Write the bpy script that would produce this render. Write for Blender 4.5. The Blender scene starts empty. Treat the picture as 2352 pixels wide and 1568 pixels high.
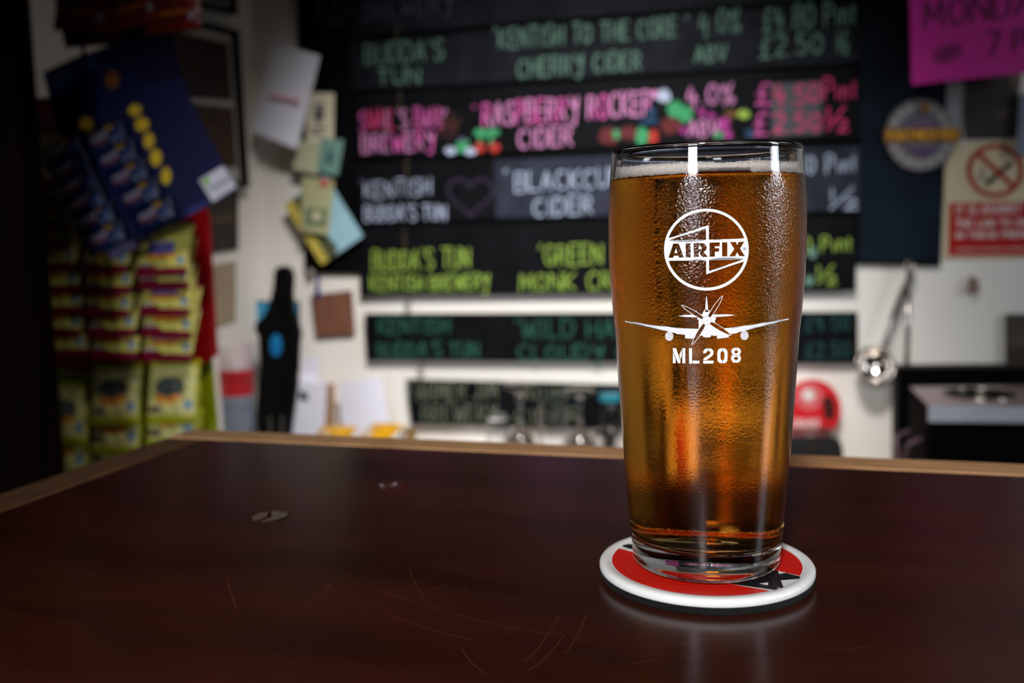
import bpy, bmesh, math, random
from mathutils import Vector, Matrix
from mathutils.geometry import delaunay_2d_cdt
random.seed(7)
S = bpy.context.scene
COL = S.collection
PI = math.pi

# ------------------------------------------------------------------ camera
TZ = 1.10                      # height of the bar counter's top
CAMH, PITCH, ROLL, FPX = 0.13699, 0.1134, 0.0219, 2232.15
EYE = Vector((0, 0, TZ + CAMH))
cp, sp, cr, sr = math.cos(PITCH), math.sin(PITCH), math.cos(ROLL), math.sin(ROLL)
FWD = Vector((0, cp, -sp)); R0 = Vector((1, 0, 0)); U0 = Vector((0, sp, cp))
RT = R0 * cr - U0 * sr; UP = R0 * sr + U0 * cr
cam = bpy.data.cameras.new('camera'); camo = bpy.data.objects.new('camera', cam); COL.objects.link(camo)
camo.matrix_world = Matrix((
    (RT.x, UP.x, -FWD.x, EYE.x), (RT.y, UP.y, -FWD.y, EYE.y), (RT.z, UP.z, -FWD.z, EYE.z), (0, 0, 0, 1)))
cam.sensor_width = 36.0; cam.lens = FPX / 2352 * 36.0
cam.clip_start = 0.01
cam.dof.use_dof = True; cam.dof.focus_distance = 0.347; cam.dof.aperture_fstop = 8.4
S.camera = camo
GX, GY = 0.0746, 0.37183        # the glass
CT = 0.006                      # coaster thickness

# ------------------------------------------------------------------ view, world, lights
S.view_settings.view_transform = 'Standard'; S.view_settings.look = 'None'
S.view_settings.gamma = 1.0; S.view_settings.use_curve_mapping = False
S.view_settings.exposure = 0.0
w = bpy.data.worlds.new('world'); S.world = w; w.use_nodes = True
w.node_tree.nodes['Background'].inputs[0].default_value = (0.55, 0.68, 0.9, 1)
w.node_tree.nodes['Background'].inputs[1].default_value = 0.6

def lamp(name, typ, loc, target, energy, color, **kw):
    l = bpy.data.lights.new(name, typ); l.energy = energy; l.color = color
    for k, v in kw.items(): setattr(l, k, v)
    o = bpy.data.objects.new(name, l); COL.objects.link(o); o.location = loc
    d = Vector(target) - Vector(loc)
    o.rotation_euler = d.to_track_quat('-Z', 'Y').to_euler()
    return o
# daylight through the two pub windows (tall, narrow)
lamp('window_daylight', 'AREA', (-1.62, -3.0, 1.80), (-1.2, 0, 1.62), 52, (0.86, 0.93, 1.0), shape='RECTANGLE', size=0.72, size_y=1.05)
lamp('side_window_daylight', 'AREA', (2.47, -0.22, 1.85), (0, 0.2, 1.6), 22, (0.86, 0.93, 1.0), shape='RECTANGLE', size=0.45, size_y=1.2)
# added spot out of view: bright wall centre, darker towards the edges
lamp('added_wall_spot', 'SPOT', (0.12, 0.78, 2.40), (0.08, 2.20, 0.86), 320, (1.0, 0.96, 0.93), spot_size=math.radians(58), spot_blend=1.0, shadow_soft_size=0.20)
lamp('added_glass_spot', 'SPOT', (-0.30, -0.95, 2.0), (GX + 0.01, GY + 0.06, TZ + 0.05), 100, (1.0, 0.97, 0.93), spot_size=math.radians(34), spot_blend=1.0, shadow_soft_size=0.10)  # added spot out of view, brightens the glass print, foam and coaster

# ------------------------------------------------------------------ helpers
def lin(c):
    return tuple((x / 255 / 12.92) if x / 255 <= 0.04045 else ((x / 255 + 0.055) / 1.055) ** 2.4 for x in c)
def ray(px, py):
    return (FWD + RT * ((px - 1176) / FPX) - UP * ((py - 784) / FPX))
def on_z(px, py, z):
    d = ray(px, py); return EYE + d * ((z - EYE.z) / d.z)

MATS = {}; KEEP = set()
def mat(name, rgb, rough=0.5, metal=0.0, var=0.12, scale=30.0, bump=0.0, spec=0.5, trans=0.0, ior=1.45, emit=None, coat=0.0, alpha=1.0):
    if name in MATS: return MATS[name]
    m = bpy.data.materials.new(name); m.use_nodes = True; nt = m.node_tree; n = nt.nodes; L = nt.links
    b = n['Principled BSDF']
    c = lin(rgb)
    tc = n.new('ShaderNodeTexCoord'); no = n.new('ShaderNodeTexNoise'); no.inputs['Scale'].default_value = scale; no.inputs['Detail'].default_value = 4
    L.new(tc.outputs['Object'], no.inputs['Vector'])
    rp = n.new('ShaderNodeValToRGB')
    rp.color_ramp.elements[0].position = 0.3; rp.color_ramp.elements[1].position = 0.7
    rp.color_ramp.elements[0].color = tuple(x * (1 - var) for x in c) + (1,)
    rp.color_ramp.elements[1].color = tuple(min(1, x * (1 + var)) for x in c) + (1,)
    L.new(no.outputs['Fac'], rp.inputs['Fac']); L.new(rp.outputs['Color'], b.inputs['Base Color'])
    b.inputs['Roughness'].default_value = rough; b.inputs['Metallic'].default_value = metal
    b.inputs['Specular IOR Level'].default_value = spec; b.inputs['Transmission Weight'].default_value = trans
    b.inputs['IOR'].default_value = ior; b.inputs['Coat Weight'].default_value = coat; b.inputs['Alpha'].default_value = alpha
    if bump:
        bp = n.new('ShaderNodeBump'); bp.inputs['Strength'].default_value = bump; bp.inputs['Distance'].default_value = 0.002
        L.new(no.outputs['Fac'], bp.inputs['Height']); L.new(bp.outputs['Normal'], b.inputs['Normal'])
    MATS[name] = m
    return m

def link_mesh(name, bm, mats, parent=None, smooth=False, loc=None, rot=None):
    me = bpy.data.meshes.new(name)
    if id(bm) not in KEEP: bmesh.ops.recalc_face_normals(bm, faces=bm.faces[:])
    KEEP.discard(id(bm))
    bm.to_mesh(me); bm.free()
    if not isinstance(mats, (list, tuple)): mats = [mats]
    for m in mats: me.materials.append(m)
    if smooth:
        for p in me.polygons: p.use_smooth = True
    o = bpy.data.objects.new(name, me); COL.objects.link(o)
    if parent is not None: o.parent = parent
    if loc is not None: o.location = loc
    if rot is not None: o.rotation_euler = rot
    return o
def tag(o, label=None, cat=None, group=None, kind=None):
    if label: o['label'] = label
    if cat: o['category'] = cat
    if group: o['group'] = group
    if kind: o['kind'] = kind
    return o
def empty(name, loc, rz=0.0, M=None):
    o = bpy.data.objects.new(name, None); COL.objects.link(o); o.empty_display_size = 0.03
    if M is not None: o.matrix_world = M
    else: o.location = loc; o.rotation_euler = (0, 0, rz)
    return o
def box(bm, x0, x1, y0, y1, z0, z1, mi=0):
    v = [bm.verts.new(p) for p in ((x0, y0, z0), (x1, y0, z0), (x1, y1, z0), (x0, y1, z0), (x0, y0, z1), (x1, y0, z1), (x1, y1, z1), (x0, y1, z1))]
    for f in ((0, 3, 2, 1), (4, 5, 6, 7), (0, 1, 5, 4), (1, 2, 6, 5), (2, 3, 7, 6), (3, 0, 4, 7)):
        bm.faces.new([v[i] for i in f]).material_index = mi
    return v
def new(): return bmesh.new()
def boxbm(*a, bevel=0.0):
    bm = new(); box(bm, *a)
    if bevel: bmesh.ops.bevel(bm, geom=bm.edges[:], offset=bevel, segments=2, affect='EDGES', profile=0.5)
    return bm
def prism(bm, pts, y0, y1, mi=0):
    """pts: (x,z) outline, extruded from y0 (front) to y1 (back)"""
    a = [bm.verts.new((x, y0, z)) for x, z in pts]; b = [bm.verts.new((x, y1, z)) for x, z in pts]
    n = len(pts)
    bm.faces.new(a).material_index = mi; bm.faces.new(b[::-1]).material_index = mi
    for i in range(n):
        bm.faces.new((a[i], b[i], b[(i + 1) % n], a[(i + 1) % n])).material_index = mi
def lathe(bm, prof, n=48, mi=0, cx=0, cy=0, cap0=False, cap1=False, outward=True):
    rings = []
    for r, z in prof:
        if r < 1e-6: rings.append([bm.verts.new((cx, cy, z))])
        else: rings.append([bm.verts.new((cx + r * math.cos(2 * PI * k / n), cy + r * math.sin(2 * PI * k / n), z)) for k in range(n)])
    for a, b in zip(rings, rings[1:]):
        if len(a) == 1 and len(b) == 1: continue
        for k in range(n):
            k2 = (k + 1) % n
            if len(a) == 1: vs = (a[0], b[k2], b[k])
            elif len(b) == 1: vs = (a[k], a[k2], b[0])
            else: vs = (a[k], a[k2], b[k2], b[k])
            if not outward: vs = vs[::-1]
            f = bm.faces.new(vs); f.material_index = mi
    if cap0 and len(rings[0]) > 1: bm.faces.new(rings[0][::-1]).material_index = mi
    if cap1 and len(rings[-1]) > 1: bm.faces.new(rings[-1]).material_index = mi
def tube(bm, pts, r, n=10, mi=0):
    pts = [Vector(p) for p in pts]; rings = []
    rr = r if isinstance(r, (list, tuple)) else [r] * len(pts)
    prev = None
    for i, p in enumerate(pts):
        t = (pts[min(i + 1, len(pts) - 1)] - pts[max(i - 1, 0)]).normalized()
        if prev is None: prev = t.orthogonal().normalized()
        a = (prev - t * prev.dot(t)).normalized(); prev = a; b = t.cross(a)
        rings.append([bm.verts.new(p + a * (rr[i] * math.cos(2 * PI * k / n)) + b * (rr[i] * math.sin(2 * PI * k / n))) for k in range(n)])
    for a, b in zip(rings, rings[1:]):
        for k in range(n): bm.faces.new((a[k], a[(k + 1) % n], b[(k + 1) % n], b[k])).material_index = mi
    bm.faces.new(rings[0][::-1]).material_index = mi; bm.faces.new(rings[-1]).material_index = mi
def disc_pts(cx, cz, rx, rz, n=40): return [(cx + rx * math.cos(2 * PI * k / n), cz + rz * math.sin(2 * PI * k / n)) for k in range(n)]

class Plane:
    """a vertical plane: point p0, horizontal unit direction d (to the viewer's right); n points to the viewer"""
    def __init__(s, p0, d):
        s.p0 = Vector(p0); s.d = Vector((d[0], d[1], 0)).normalized(); s.n = Vector((s.d.y, -s.d.x, 0)); s.yaw = math.atan2(s.d.y, s.d.x)
    def at(s, px, py, off=0.0):
        r = ray(px, py); q = s.p0 + s.n * off
        return EYE + r * ((q - EYE).dot(s.n) / r.dot(s.n))
    def uv(s, px, py, off=0.0):
        p = s.at(px, py, off) - s.p0; return (p.dot(s.d), p.z)
    def w(s, u, z, off=0.0):
        return s.p0 + s.d * u + s.n * off + Vector((0, 0, z))
    def empty(s, name, px, py, off=0.0):
        return empty(name, s.at(px, py, off), s.yaw)
    def local(s, o, px, py, off):
        """local (x,z) in o's frame (o has this plane's yaw) of a pixel at distance off from the plane"""
        p = s.at(px, py, off) - o.location
        return (p.dot(s.d), p.z)

# wall through px (1300,700), about 2.25 m forward
WD = (0.97555, -0.2198)
d0 = ray(1300, 700); P_W = EYE + d0 * (2.22 / d0.y)
WALL = Plane((P_W.x, P_W.y, 0), WD)
corner = WALL.at(600, 480)
LW = Plane((corner.x, corner.y, 0), (0.42336, 0.90596))

BBZ = TZ - 0.385
def YB(px, off, plane=None):
    lo, hi = 900, 1400
    for _ in range(40):
        m = (lo + hi) / 2
        if (plane or WALL).at(px, m, off).z > BBZ + 0.0008: lo = m
        else: hi = m
    return lo
def panel(name, plane, pts, off, th, m, parent=None, bevel=0):
    """flat thing on a wall plane outlined by pixels; off = front face's distance from the wall"""
    cx = sum(p[0] for p in pts) / len(pts); cy = sum(p[1] for p in pts) / len(pts)
    loc = plane.at(cx, cy, off - th)
    if parent is not None: base = parent.location
    else: base = loc
    P = []
    for q in pts:
        v = plane.at(q[0], q[1], off) - base; P.append((v.dot(plane.d), v.z))
    y1 = -(off - th - (base - plane.p0).dot(plane.n)); y0 = y1 - th
    bm = new(); prism(bm, P, y0, y1)
    if bevel: bmesh.ops.bevel(bm, geom=bm.edges[:], offset=bevel, segments=2, affect='EDGES')
    if parent is not None: return link_mesh(name, bm, m, parent)
    return link_mesh(name, bm, m, None, loc=base, rot=(0, 0, plane.yaw))

# ------------------------------------------------------------------ hand lettering
def arc(cx, cy, rx, ry, a0, a1, n=8):
    return [(cx + rx * math.cos(math.radians(a0 + (a1 - a0) * k / n)), cy + ry * math.sin(math.radians(a0 + (a1 - a0) * k / n))) for k in range(n + 1)]
G = {
 'A': (4, [[(0, 0), (2, 6), (4, 0)], [(0.8, 2.2), (3.2, 2.2)]]),
 'B': (3.6, [[(0, 0), (0, 6), (2, 6)] + arc(2, 4.6, 1.3, 1.4, 80, -90, 6) + [(0.2, 3.2)], [(2, 3.2)] + arc(2, 1.6, 1.6, 1.6, 90, -90, 6) + [(0, 0)]]),
 'C': (3.8, [arc(2.1, 3, 2.1, 3, 50, 310, 10)]),
 'D': (3.8, [[(0, 0), (0, 6), (1.2, 6)] + arc(1.2, 3, 2.6, 3, 85, -90, 8) + [(0, 0)]]),
 'E': (3.4, [[(3.3, 6), (0, 6), (0, 0), (3.4, 0)], [(0, 3.1), (2.8, 3.1)]]),
 'F': (3.4, [[(3.4, 6), (0, 6), (0, 0)], [(0, 3.2), (2.7, 3.2)]]),
 'G': (4, [arc(2.1, 3, 2.1, 3, 50, 330, 10) + [(4, 2.8), (2.4, 2.8)]]),
 'H': (3.8, [[(0, 0), (0, 6)], [(3.8, 0), (3.8, 6)], [(0, 3), (3.8, 3)]]),
 'I': (1, [[(0.5, 0), (0.5, 6)]]),
 'J': (3, [[(2.6, 6), (2.6, 1.6)] + arc(1.4, 1.4, 1.2, 1.4, 0, -170, 6)]),
 'K': (3.8, [[(0, 0), (0, 6)], [(3.6, 6), (0.2, 2.8), (3.8, 0)]]),
 'L': (3.2, [[(0, 6), (0, 0), (3.2, 0)]]),
 'M': (4.8, [[(0, 0), (0.5, 6), (2.4, 1.5), (4.3, 6), (4.8, 0)]]),
 'N': (4, [[(0, 0), (0, 6), (4, 0), (4, 6)]]),
 'O': (4, [arc(2, 3, 2, 3, 90, 450, 12)]),
 'P': (3.4, [[(0, 0), (0, 6), (1.6, 6)] + arc(1.6, 4.4, 1.8, 1.6, 85, -90, 6) + [(0, 2.8)]]),
 'R': (3.8, [[(0, 0), (0, 6), (1.8, 6)] + arc(1.8, 4.5, 1.7, 1.5, 85, -90, 6) + [(0, 3)], [(1.6, 3), (3.8, 0)]]),
 'S': (3.6, [arc(1.9, 4.5, 1.7, 1.5, 30, 270, 8) + arc(1.8, 1.5, 1.8, 1.5, 90, -150, 8)[1:]]),
 'T': (4, [[(0, 6), (4, 6)], [(2, 6), (2, 0)]]),
 'U': (3.8, [[(0, 6), (0, 2)] + arc(1.9, 1.9, 1.9, 1.9, 180, 360, 8) + [(3.8, 6)]]),
 'V': (4, [[(0, 6), (2, 0), (4, 6)]]),
 'W': (5, [[(0, 6), (1.2, 0), (2.5, 4.5), (3.8, 0), (5, 6)]]),
 'Y': (4, [[(0, 6), (2, 3), (4, 6)], [(4, 6), (2.4, -1.6), (0.8, -1.4)]]),
 'Z': (3.8, [[(0, 6), (3.8, 6), (0, 0), (3.8, 0)]]),
 '0': (3.6, [arc(1.8, 3, 1.8, 3, 90, 450, 12)]),
 '1': (1.4, [[(0, 5), (1, 6), (1, 0)]]),
 '2': (3.4, [arc(1.6, 4.4, 1.6, 1.6, 160, -30, 7) + [(0, 0), (3.4, 0)]]),
 '3': (3.4, [arc(1.5, 4.5, 1.6, 1.5, 140, -90, 7) + arc(1.5, 1.5, 1.9, 1.6, 90, -140, 7)]),
 '4': (3.8, [[(1.4, 6), (0, 2.4), (3.6, 2.4)], [(2.6, 4.2), (2.4, -0.8)]]),
 '5': (3.4, [[(3.2, 6), (0.5, 6), (0.3, 3.4)] + arc(1.5, 1.8, 1.8, 1.8, 110, -140, 8)]),
 '7': (3.4, [[(0, 6), (3.4, 6), (1.2, -0.5)]]),
 '8': (3.4, [arc(1.7, 4.5, 1.5, 1.5, 0, 360, 9), arc(1.7, 1.5, 1.7, 1.5, 0, 360, 9)]),
 '.': (0.8, [[(0.3, 0.1), (0.5, 0.1)]]),
 "'": (1.0, [[(0.7, 6.4), (0.3, 5.2)]]),
 '%': (4.2, [[(0.8, -0.2), (3.6, 6.4)], arc(0.8, 5, 0.8, 0.9, 0, 360, 6), arc(3.5, 1, 0.8, 0.9, 0, 360, 6)]),
 '/': (2.4, [[(0.2, -0.3), (2.2, 6.4)]]),
 '£': (3.8, [arc(2.6, 4.7, 1.2, 1.3, 30, 180, 5) + [(1.6, 1), (0.2, 0), (3.6, 0.1)], [(0.4, 3), (2.8, 3)]]),
 '½': (4.0, [[(0.6, 2.2), (0.6, 6)], [(0.4, 0), (3.4, 6.2)], arc(3.0, 1.8, 0.8, 0.8, 150, -30, 5) + [(2.3, -0.4), (4.0, -0.4)]]),
 '@': (4.4, [arc(2.2, 3, 1, 1.2, 0, 360, 8), arc(2.2, 3, 2.2, 2.8, -40, 290, 12)]),
 ' ': (1.8, []), 'i': (0.8, [[(0.5, 0), (0.5, 3.2)]]), 'n': (2.4, [[(0, 0), (0, 3.4)], [(0, 2.4), (1.2, 3.4), (2.2, 2.6), (2.4, 0)]]), 't': (1.8, [[(0.8, 5), (0.8, 0.4), (1.7, 0.2)], [(0, 3.4), (1.8, 3.4)]]),
}
def ribbon(bm, pts, wd, y, mi=0):
    """flat stroke in the local x-z plane at depth y"""
    for (x0, z0), (x1, z1) in zip(pts, pts[1:]):
        dx, dz = x1 - x0, z1 - z0; l = math.hypot(dx, dz)
        if l < 1e-6: continue
        nx, nz = -dz / l * wd / 2, dx / l * wd / 2
        f = bm.faces.new([bm.verts.new(p) for p in ((x0 - nx, y, z0 - nz), (x1 - nx, y, z1 - nz), (x1 + nx, y, z1 + nz), (x0 + nx, y, z0 + nz))]); f.material_index = mi
    for i, (x, z) in enumerate(pts):
        f = bm.faces.new([bm.verts.new((x + wd / 2 * math.cos(PI / 3 * k), y - 0.00003, z + wd / 2 * math.sin(PI / 3 * k))) for k in range(6)]); f.material_index = mi
def strokes(text, jit=0.12):
    out = []; x = 0
    for ch in text:
        wd, st = G[ch]
        ox, oy, k = random.uniform(-jit, jit), random.uniform(-2, 2) * jit, 1 + random.uniform(-1, 1) * jit * 0.5
        for s in st: out.append([(x + ox + px * k, oy + py * k) for px, py in s])
        x += wd + 1.6
    return out, max(x - 1.6, 0.5)
def write(plane, root, off, text, p0, p1, hpx, m, wd, name='lettering', jit=0.12, mats=None):
    """baseline from pixel p0 to p1, cap height hpx pixels; drawn on plane at distance off"""
    st, W = strokes(text, jit); bm = new(); KEEP.add(id(bm))
    dx, dy = (p1[0] - p0[0]), (p1[1] - p0[1])
    cols = len(mats) if mats else 1
    for k, s in enumerate(st):
        P = []
        for x, y in s:
            px = p0[0] + dx * x / W; py = p0[1] + dy * x / W - hpx * y / 6
            P.append(plane.local(root, px, py, off))
        yl = -(off - (root.location - plane.p0).dot(plane.n))
        ribbon(bm, P, wd, yl, random.randrange(cols))
    return link_mesh(name, bm, mats or m, root)

# ------------------------------------------------------------------ materials
def wall_paint():
    m = mat('wall_paint', (226, 222, 215), 0.75, var=0.05, scale=3.0, bump=0.15)
    return m
M_wall = wall_paint()
M_ceil = mat('ceiling_paint', (58, 50, 44), 0.9, var=0.05)
M_roomwall = mat('room_wall_paint', (92, 74, 60), 0.85, var=0.1)
M_floor = mat('floor_boards', (60, 42, 30), 0.6, var=0.25, scale=8)
M_board = mat('slate_black', (13, 14, 17), 0.55, var=0.35, scale=14, bump=0.05, spec=0.06)
M_backboard = mat('backing_black', (8, 9, 12), 0.55, var=0.4, scale=6, spec=0.06)
M_smear = mat('slate_smeared_grey', (40, 45, 56), 0.6, var=0.35, scale=16, spec=0.06)
M_smear2 = mat('slate_dusty', (24, 27, 32), 0.6, var=0.4, scale=12, spec=0.06)
M_slateblue = mat('slate_blue', (19, 28, 38), 0.5, var=0.35, scale=6, spec=0.06)
M_steel = mat('brushed_steel', (190, 186, 182), 0.22, 1.0, var=0.08, scale=60)
M_chrome = mat('polished_steel', (205, 198, 192), 0.10, 1.0, var=0.05, scale=40)
M_black = mat('black_plastic', (8, 8, 8), 0.45, var=0.2, spec=0.15)
M_blackmatt = mat('black_matt', (4, 4, 5), 0.8, var=0.2, spec=0.05)
M_white = mat('white_paper', (222, 222, 236), 0.7, var=0.03, scale=12)
M_cream = mat('cream_paper', (214, 206, 180), 0.7, var=0.06, scale=14)

def wood_mat(name, c0, c1, rough, scale, stretch, coat=0.0, bump=0.1, spec=0.5):
    m = bpy.data.materials.new(name); m.use_nodes = True; nt = m.node_tree; n = nt.nodes; L = nt.links; b = n['Principled BSDF']
    tc = n.new('ShaderNodeTexCoord'); mp = n.new('ShaderNodeMapping'); mp.inputs['Scale'].default_value = stretch
    L.new(tc.outputs['Object'], mp.inputs['Vector'])
    no = n.new('ShaderNodeTexNoise'); no.inputs['Scale'].default_value = scale; no.inputs['Detail'].default_value = 8; no.inputs['Distortion'].default_value = 0.6
    L.new(mp.outputs['Vector'], no.inputs['Vector'])
    r = n.new('ShaderNodeValToRGB'); r.color_ramp.elements[0].position = 0.32; r.color_ramp.elements[1].position = 0.68
    r.color_ramp.elements[0].color = lin(c0) + (1,); r.color_ramp.elements[1].color = lin(c1) + (1,)
    L.new(no.outputs['Fac'], r.inputs['Fac']); L.new(r.outputs['Color'], b.inputs['Base Color'])
    b.inputs['Roughness'].default_value = rough; b.inputs['Coat Weight'].default_value = coat; b.inputs['Coat Roughness'].default_value = 0.2
    b.inputs['Specular IOR Level'].default_value = spec
    bp = n.new('ShaderNodeBump'); bp.inputs['Strength'].default_value = bump; bp.inputs['Distance'].default_value = 0.0006
    L.new(no.outputs['Fac'], bp.inputs['Height']); L.new(bp.outputs['Normal'], b.inputs['Normal'])
    return m
M_top = wood_mat('counter_laminate', (44, 18, 11), (60, 26, 16), 0.23, 9, (1, 3, 1), bump=0.03, spec=0.22)
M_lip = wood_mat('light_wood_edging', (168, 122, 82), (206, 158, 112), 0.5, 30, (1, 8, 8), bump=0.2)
M_darkwood = wood_mat('dark_wood', (11, 4, 2), (22, 8, 4), 0.7, 10, (6, 6, 1), spec=0.03)
M_shelfwood = wood_mat('pale_shelf', (150, 130, 110), (180, 160, 140), 0.5, 10, (1, 6, 6))

# ------------------------------------------------------------------ room
def struct(name, bm, m, **k):
    o = link_mesh(name, bm, m, **k); o['kind'] = 'structure'; return o
H = 2.5
XR = 2.5; XL = -2.9; YF = -3.05
pr = WALL.at(2352, 700); tR = (XR - WALL.p0.x) / WALL.d.x
wr = WALL.p0 + WALL.d * tR
# back wall (local x along the wall)
uc = (corner - WALL.p0).dot(WALL.d)
struct('wall_back', boxbm(uc, tR + 0.1, 0, 0.12, 0, H), M_wall, loc=WALL.p0, rot=(0, 0, WALL.yaw))
LL = 1.25
struct('wall_left', boxbm(-LL, 0, 0, 0.12, 0, H), M_wall, loc=LW.p0, rot=(0, 0, LW.yaw))
e = LW.w(-LL, 0)
bm = new(); box(bm, XL - 0.1, e.x + 0.03, e.y - 0.02, e.y + 0.1, 0, H); struct('wall_far_left', bm, M_roomwall)
struct('wall_side', boxbm(XL - 0.1, XL, YF, e.y + 0.1, 0, H), M_roomwall)
struct('floor', boxbm(XL - 0.1, XR + 0.1, YF - 0.1, 3.3, -0.1, 0), M_floor)
struct('ceiling', boxbm(XL - 0.1, XR + 0.1, YF - 0.1, 3.3, H, H + 0.1), M_ceil)
def wall_with_hole(name, axis, c0, c1, a0, a1, h0, h1, z0, z1):
    bm = new()
    for (p, q, zz0, zz1) in ((a0, h0, 0, H), (h1, a1, 0, H), (h0, h1, 0, z0), (h0, h1, z1, H)):
        if axis == 'x': box(bm, p, q, c0, c1, zz0, zz1)
        else: box(bm, c0, c1, p, q, zz0, zz1)
    return struct(name, bm, M_roomwall)
M_frame = mat('window_frame_paint', (200, 198, 190), 0.5, var=0.04)
wall_with_hole('wall_front', 'x', YF - 0.12, YF, XL, XR, -2.06, -1.20, 1.22, 2.54 - 0.02)
M_roomwall_right = mat('right_wall_lightened', (205, 192, 172), 0.85, var=0.05)  # made paler than the other room walls to brighten the beer's edge
o_ = wall_with_hole('wall_right', 'y', XR, XR + 0.12, YF, 2.2, -0.47, 0.03, 1.22, 2.47)
o_.data.materials[0] = M_roomwall_right
bm = new()
for a in ((-2.06, -2.02), (-1.24, -1.20)): box(bm, a[0], a[1], YF - 0.06, YF - 0.02, 1.22, 2.48)
for z in (1.22, 1.82, 2.44): box(bm, -2.02, -1.24, YF - 0.06, YF - 0.02, z, z + 0.035)
struct('window_1', bm, M_frame)
bm = new()
for a in ((-0.47, -0.43), (-0.01, 0.03)): box(bm, XR + 0.02, XR + 0.06, a[0], a[1], 1.22, 2.47)
for z in (1.22, 1.84, 2.43): box(bm, XR + 0.02, XR + 0.06, -0.43, -0.01, z, z + 0.035)
struct('window_2', bm, M_frame)
# dark door post at far left; added unseen width shades the snack cards
pp = EYE + ray(78, 700) * 1.37
struct('trim_1', boxbm(XL - pp.x + 0.001, 0, 0, 0.06, 0, H - 0.001, bevel=0.004), M_darkwood, loc=(pp.x, pp.y, 0))
struct('added_shade_board', boxbm(-1.2, 1.6, 0.62, 0.68, 1.50, H - 0.002, bevel=0.004), M_darkwood)   # added board above the view, keeps window light off the upper wall
# pipe boxing in the left corner of the wall (pale strip next to the post)

# ------------------------------------------------------------------ bar counter
BL = Vector((-0.2325, 0.6899, 0)); BR = Vector((0.2875, 0.5366, 0))
bx = (BR - BL).normalized(); by = Vector((bx.y, -bx.x, 0))    # by points towards the camera
bar = empty('bar_counter', (BL.x, BL.y, 0), math.atan2(bx.y, bx.x))
tag(bar, 'bar counter with reddish-brown top and pale wood edging under the pint', 'bar counter')
LEN, DEP, LIP = 1.35, 0.66, 0.030
# laminate top with two recessed screw holes (local: x along back edge, -y towards camera)
def bar_local(px, py):
    p = on_z(px, py, TZ) - bar.location; return (p.dot(bx), -p.dot(by))
holes = [bar_local(620, 1185), bar_local(897, 1118)]
verts = [Vector(q) for q in ((LIP, -LIP), (LEN - 0.02, -LIP), (LEN - 0.02, -DEP), (LIP, -DEP))]; edges = [(0, 1), (1, 2), (2, 3), (3, 0)]
HR = (0.0095, 0.0088)
for (hx, hy), hr in zip(holes, HR):
    s = len(verts)
    verts += [Vector((hx + hr * math.cos(2 * PI * k / 28), hy + hr * math.sin(2 * PI * k / 28))) for k in range(28)]
    edges += [(s + k, s + (k + 1) % 28) for k in range(28)]
vo, eo, fo, *_ = delaunay_2d_cdt(verts, edges, [], 0, 1e-6)
bm = new(); V = [bm.verts.new((v.x, v.y, TZ)) for v in vo]; bm.verts.ensure_lookup_table()
for f in fo:
    c = sum((vo[i] for i in f), Vector((0, 0))) / len(f)
    if any((c - Vector(h)).length < hr * 0.97 for h, hr in zip(holes, HR)): continue
    bm.faces.new([V[i] for i in f])
KEEP.add(id(bm))
for (hx, hy), hr in zip(holes, HR):
    lathe(bm, [(hr, TZ), (hr * 0.96, TZ - 0.0014)], 28, 0, hx, hy, outward=False)
for f in bm.faces:
    if f.calc_center_median().z > TZ - 1e-5 and f.normal.z < 0: f.normal_flip()
bm.normal_update()
for f in bm.faces:
    if f.calc_center_median().z > TZ - 1e-5 and f.normal.z < 0: f.normal_flip()
box(bm, LIP, LEN - 0.02, -DEP, -LIP, TZ - 0.03, TZ - 0.0018)
link_mesh('countertop', bm, M_top, bar)
M_plug = mat('plug_varnish', (70, 30, 22), 0.25, var=0.15, scale=120)
M_washer = mat('plug_grey', (92, 74, 66), 0.3, var=0.15, scale=120)
for i, ((hx, hy), hr) in enumerate(zip(holes, HR)):
    bm = new()
    if i == 0:   # a cap that sits a little crooked in its hole, with a dark slot
        for a0, a1, tilt in ((-100, 112, 0.10), (125, 247, -0.02)):
            c_ = bm.verts.new((hx + hr * 0.1 * (1 if a0 < 0 else -1.6), hy, TZ - 0.0003)); ring = []
            for k in range(15):
                a = math.radians(a0 + (a1 - a0) * k / 14); ring.append(bm.verts.new((hx + hr * 0.93 * math.cos(a), hy + hr * 0.93 * math.sin(a), TZ - 0.0003 + tilt * hr * math.cos(a) * 0.8)))
            for p, q in zip(ring, ring[1:]): bm.faces.new((c_, p, q))
    else: lathe(bm, [(0, TZ - 0.0004), (hr * 0.7, TZ - 0.0005), (hr * 0.86, TZ - 0.0012), (hr * 0.9, TZ - 0.0014)], 32, 0, hx, hy)
    KEEP.add(id(bm))
    o = link_mesh('screw_plug', bm, M_washer if i == 0 else M_plug, bar, smooth=(i == 1))
# edging
bm = new(); prism(bm, [(0, TZ - 0.035), (LEN, TZ - 0.035), (LEN, TZ + 0.0004), (0, TZ + 0.0004)], -LIP, 0)
bmesh.ops.bevel(bm, geom=bm.edges[:], offset=0.0025, segments=3, affect='EDGES'); link_mesh('back_edging', bm, M_lip, bar)
M_lip_shaded = wood_mat('wood_edging_shaded', (74, 48, 29), (104, 72, 46), 0.5, 30, (8, 1, 8), bump=0.2)  # same wood as the back edging, with shade painted into its colour
link_mesh('side_edging', boxbm(0, LIP, -DEP, -LIP, TZ - 0.035, TZ + 0.0004, bevel=0.0025), M_lip_shaded, bar)
link_mesh('front_edging', boxbm(0, LEN, -DEP - 0.02, -DEP, TZ - 0.035, TZ + 0.0004, bevel=0.0025), M_lip_shaded, bar)
link_mesh('bar_cabinet', boxbm(0.04, LEN - 0.05, -DEP + 0.12, -0.05, 0, TZ - 0.035), M_darkwood, bar)
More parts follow.
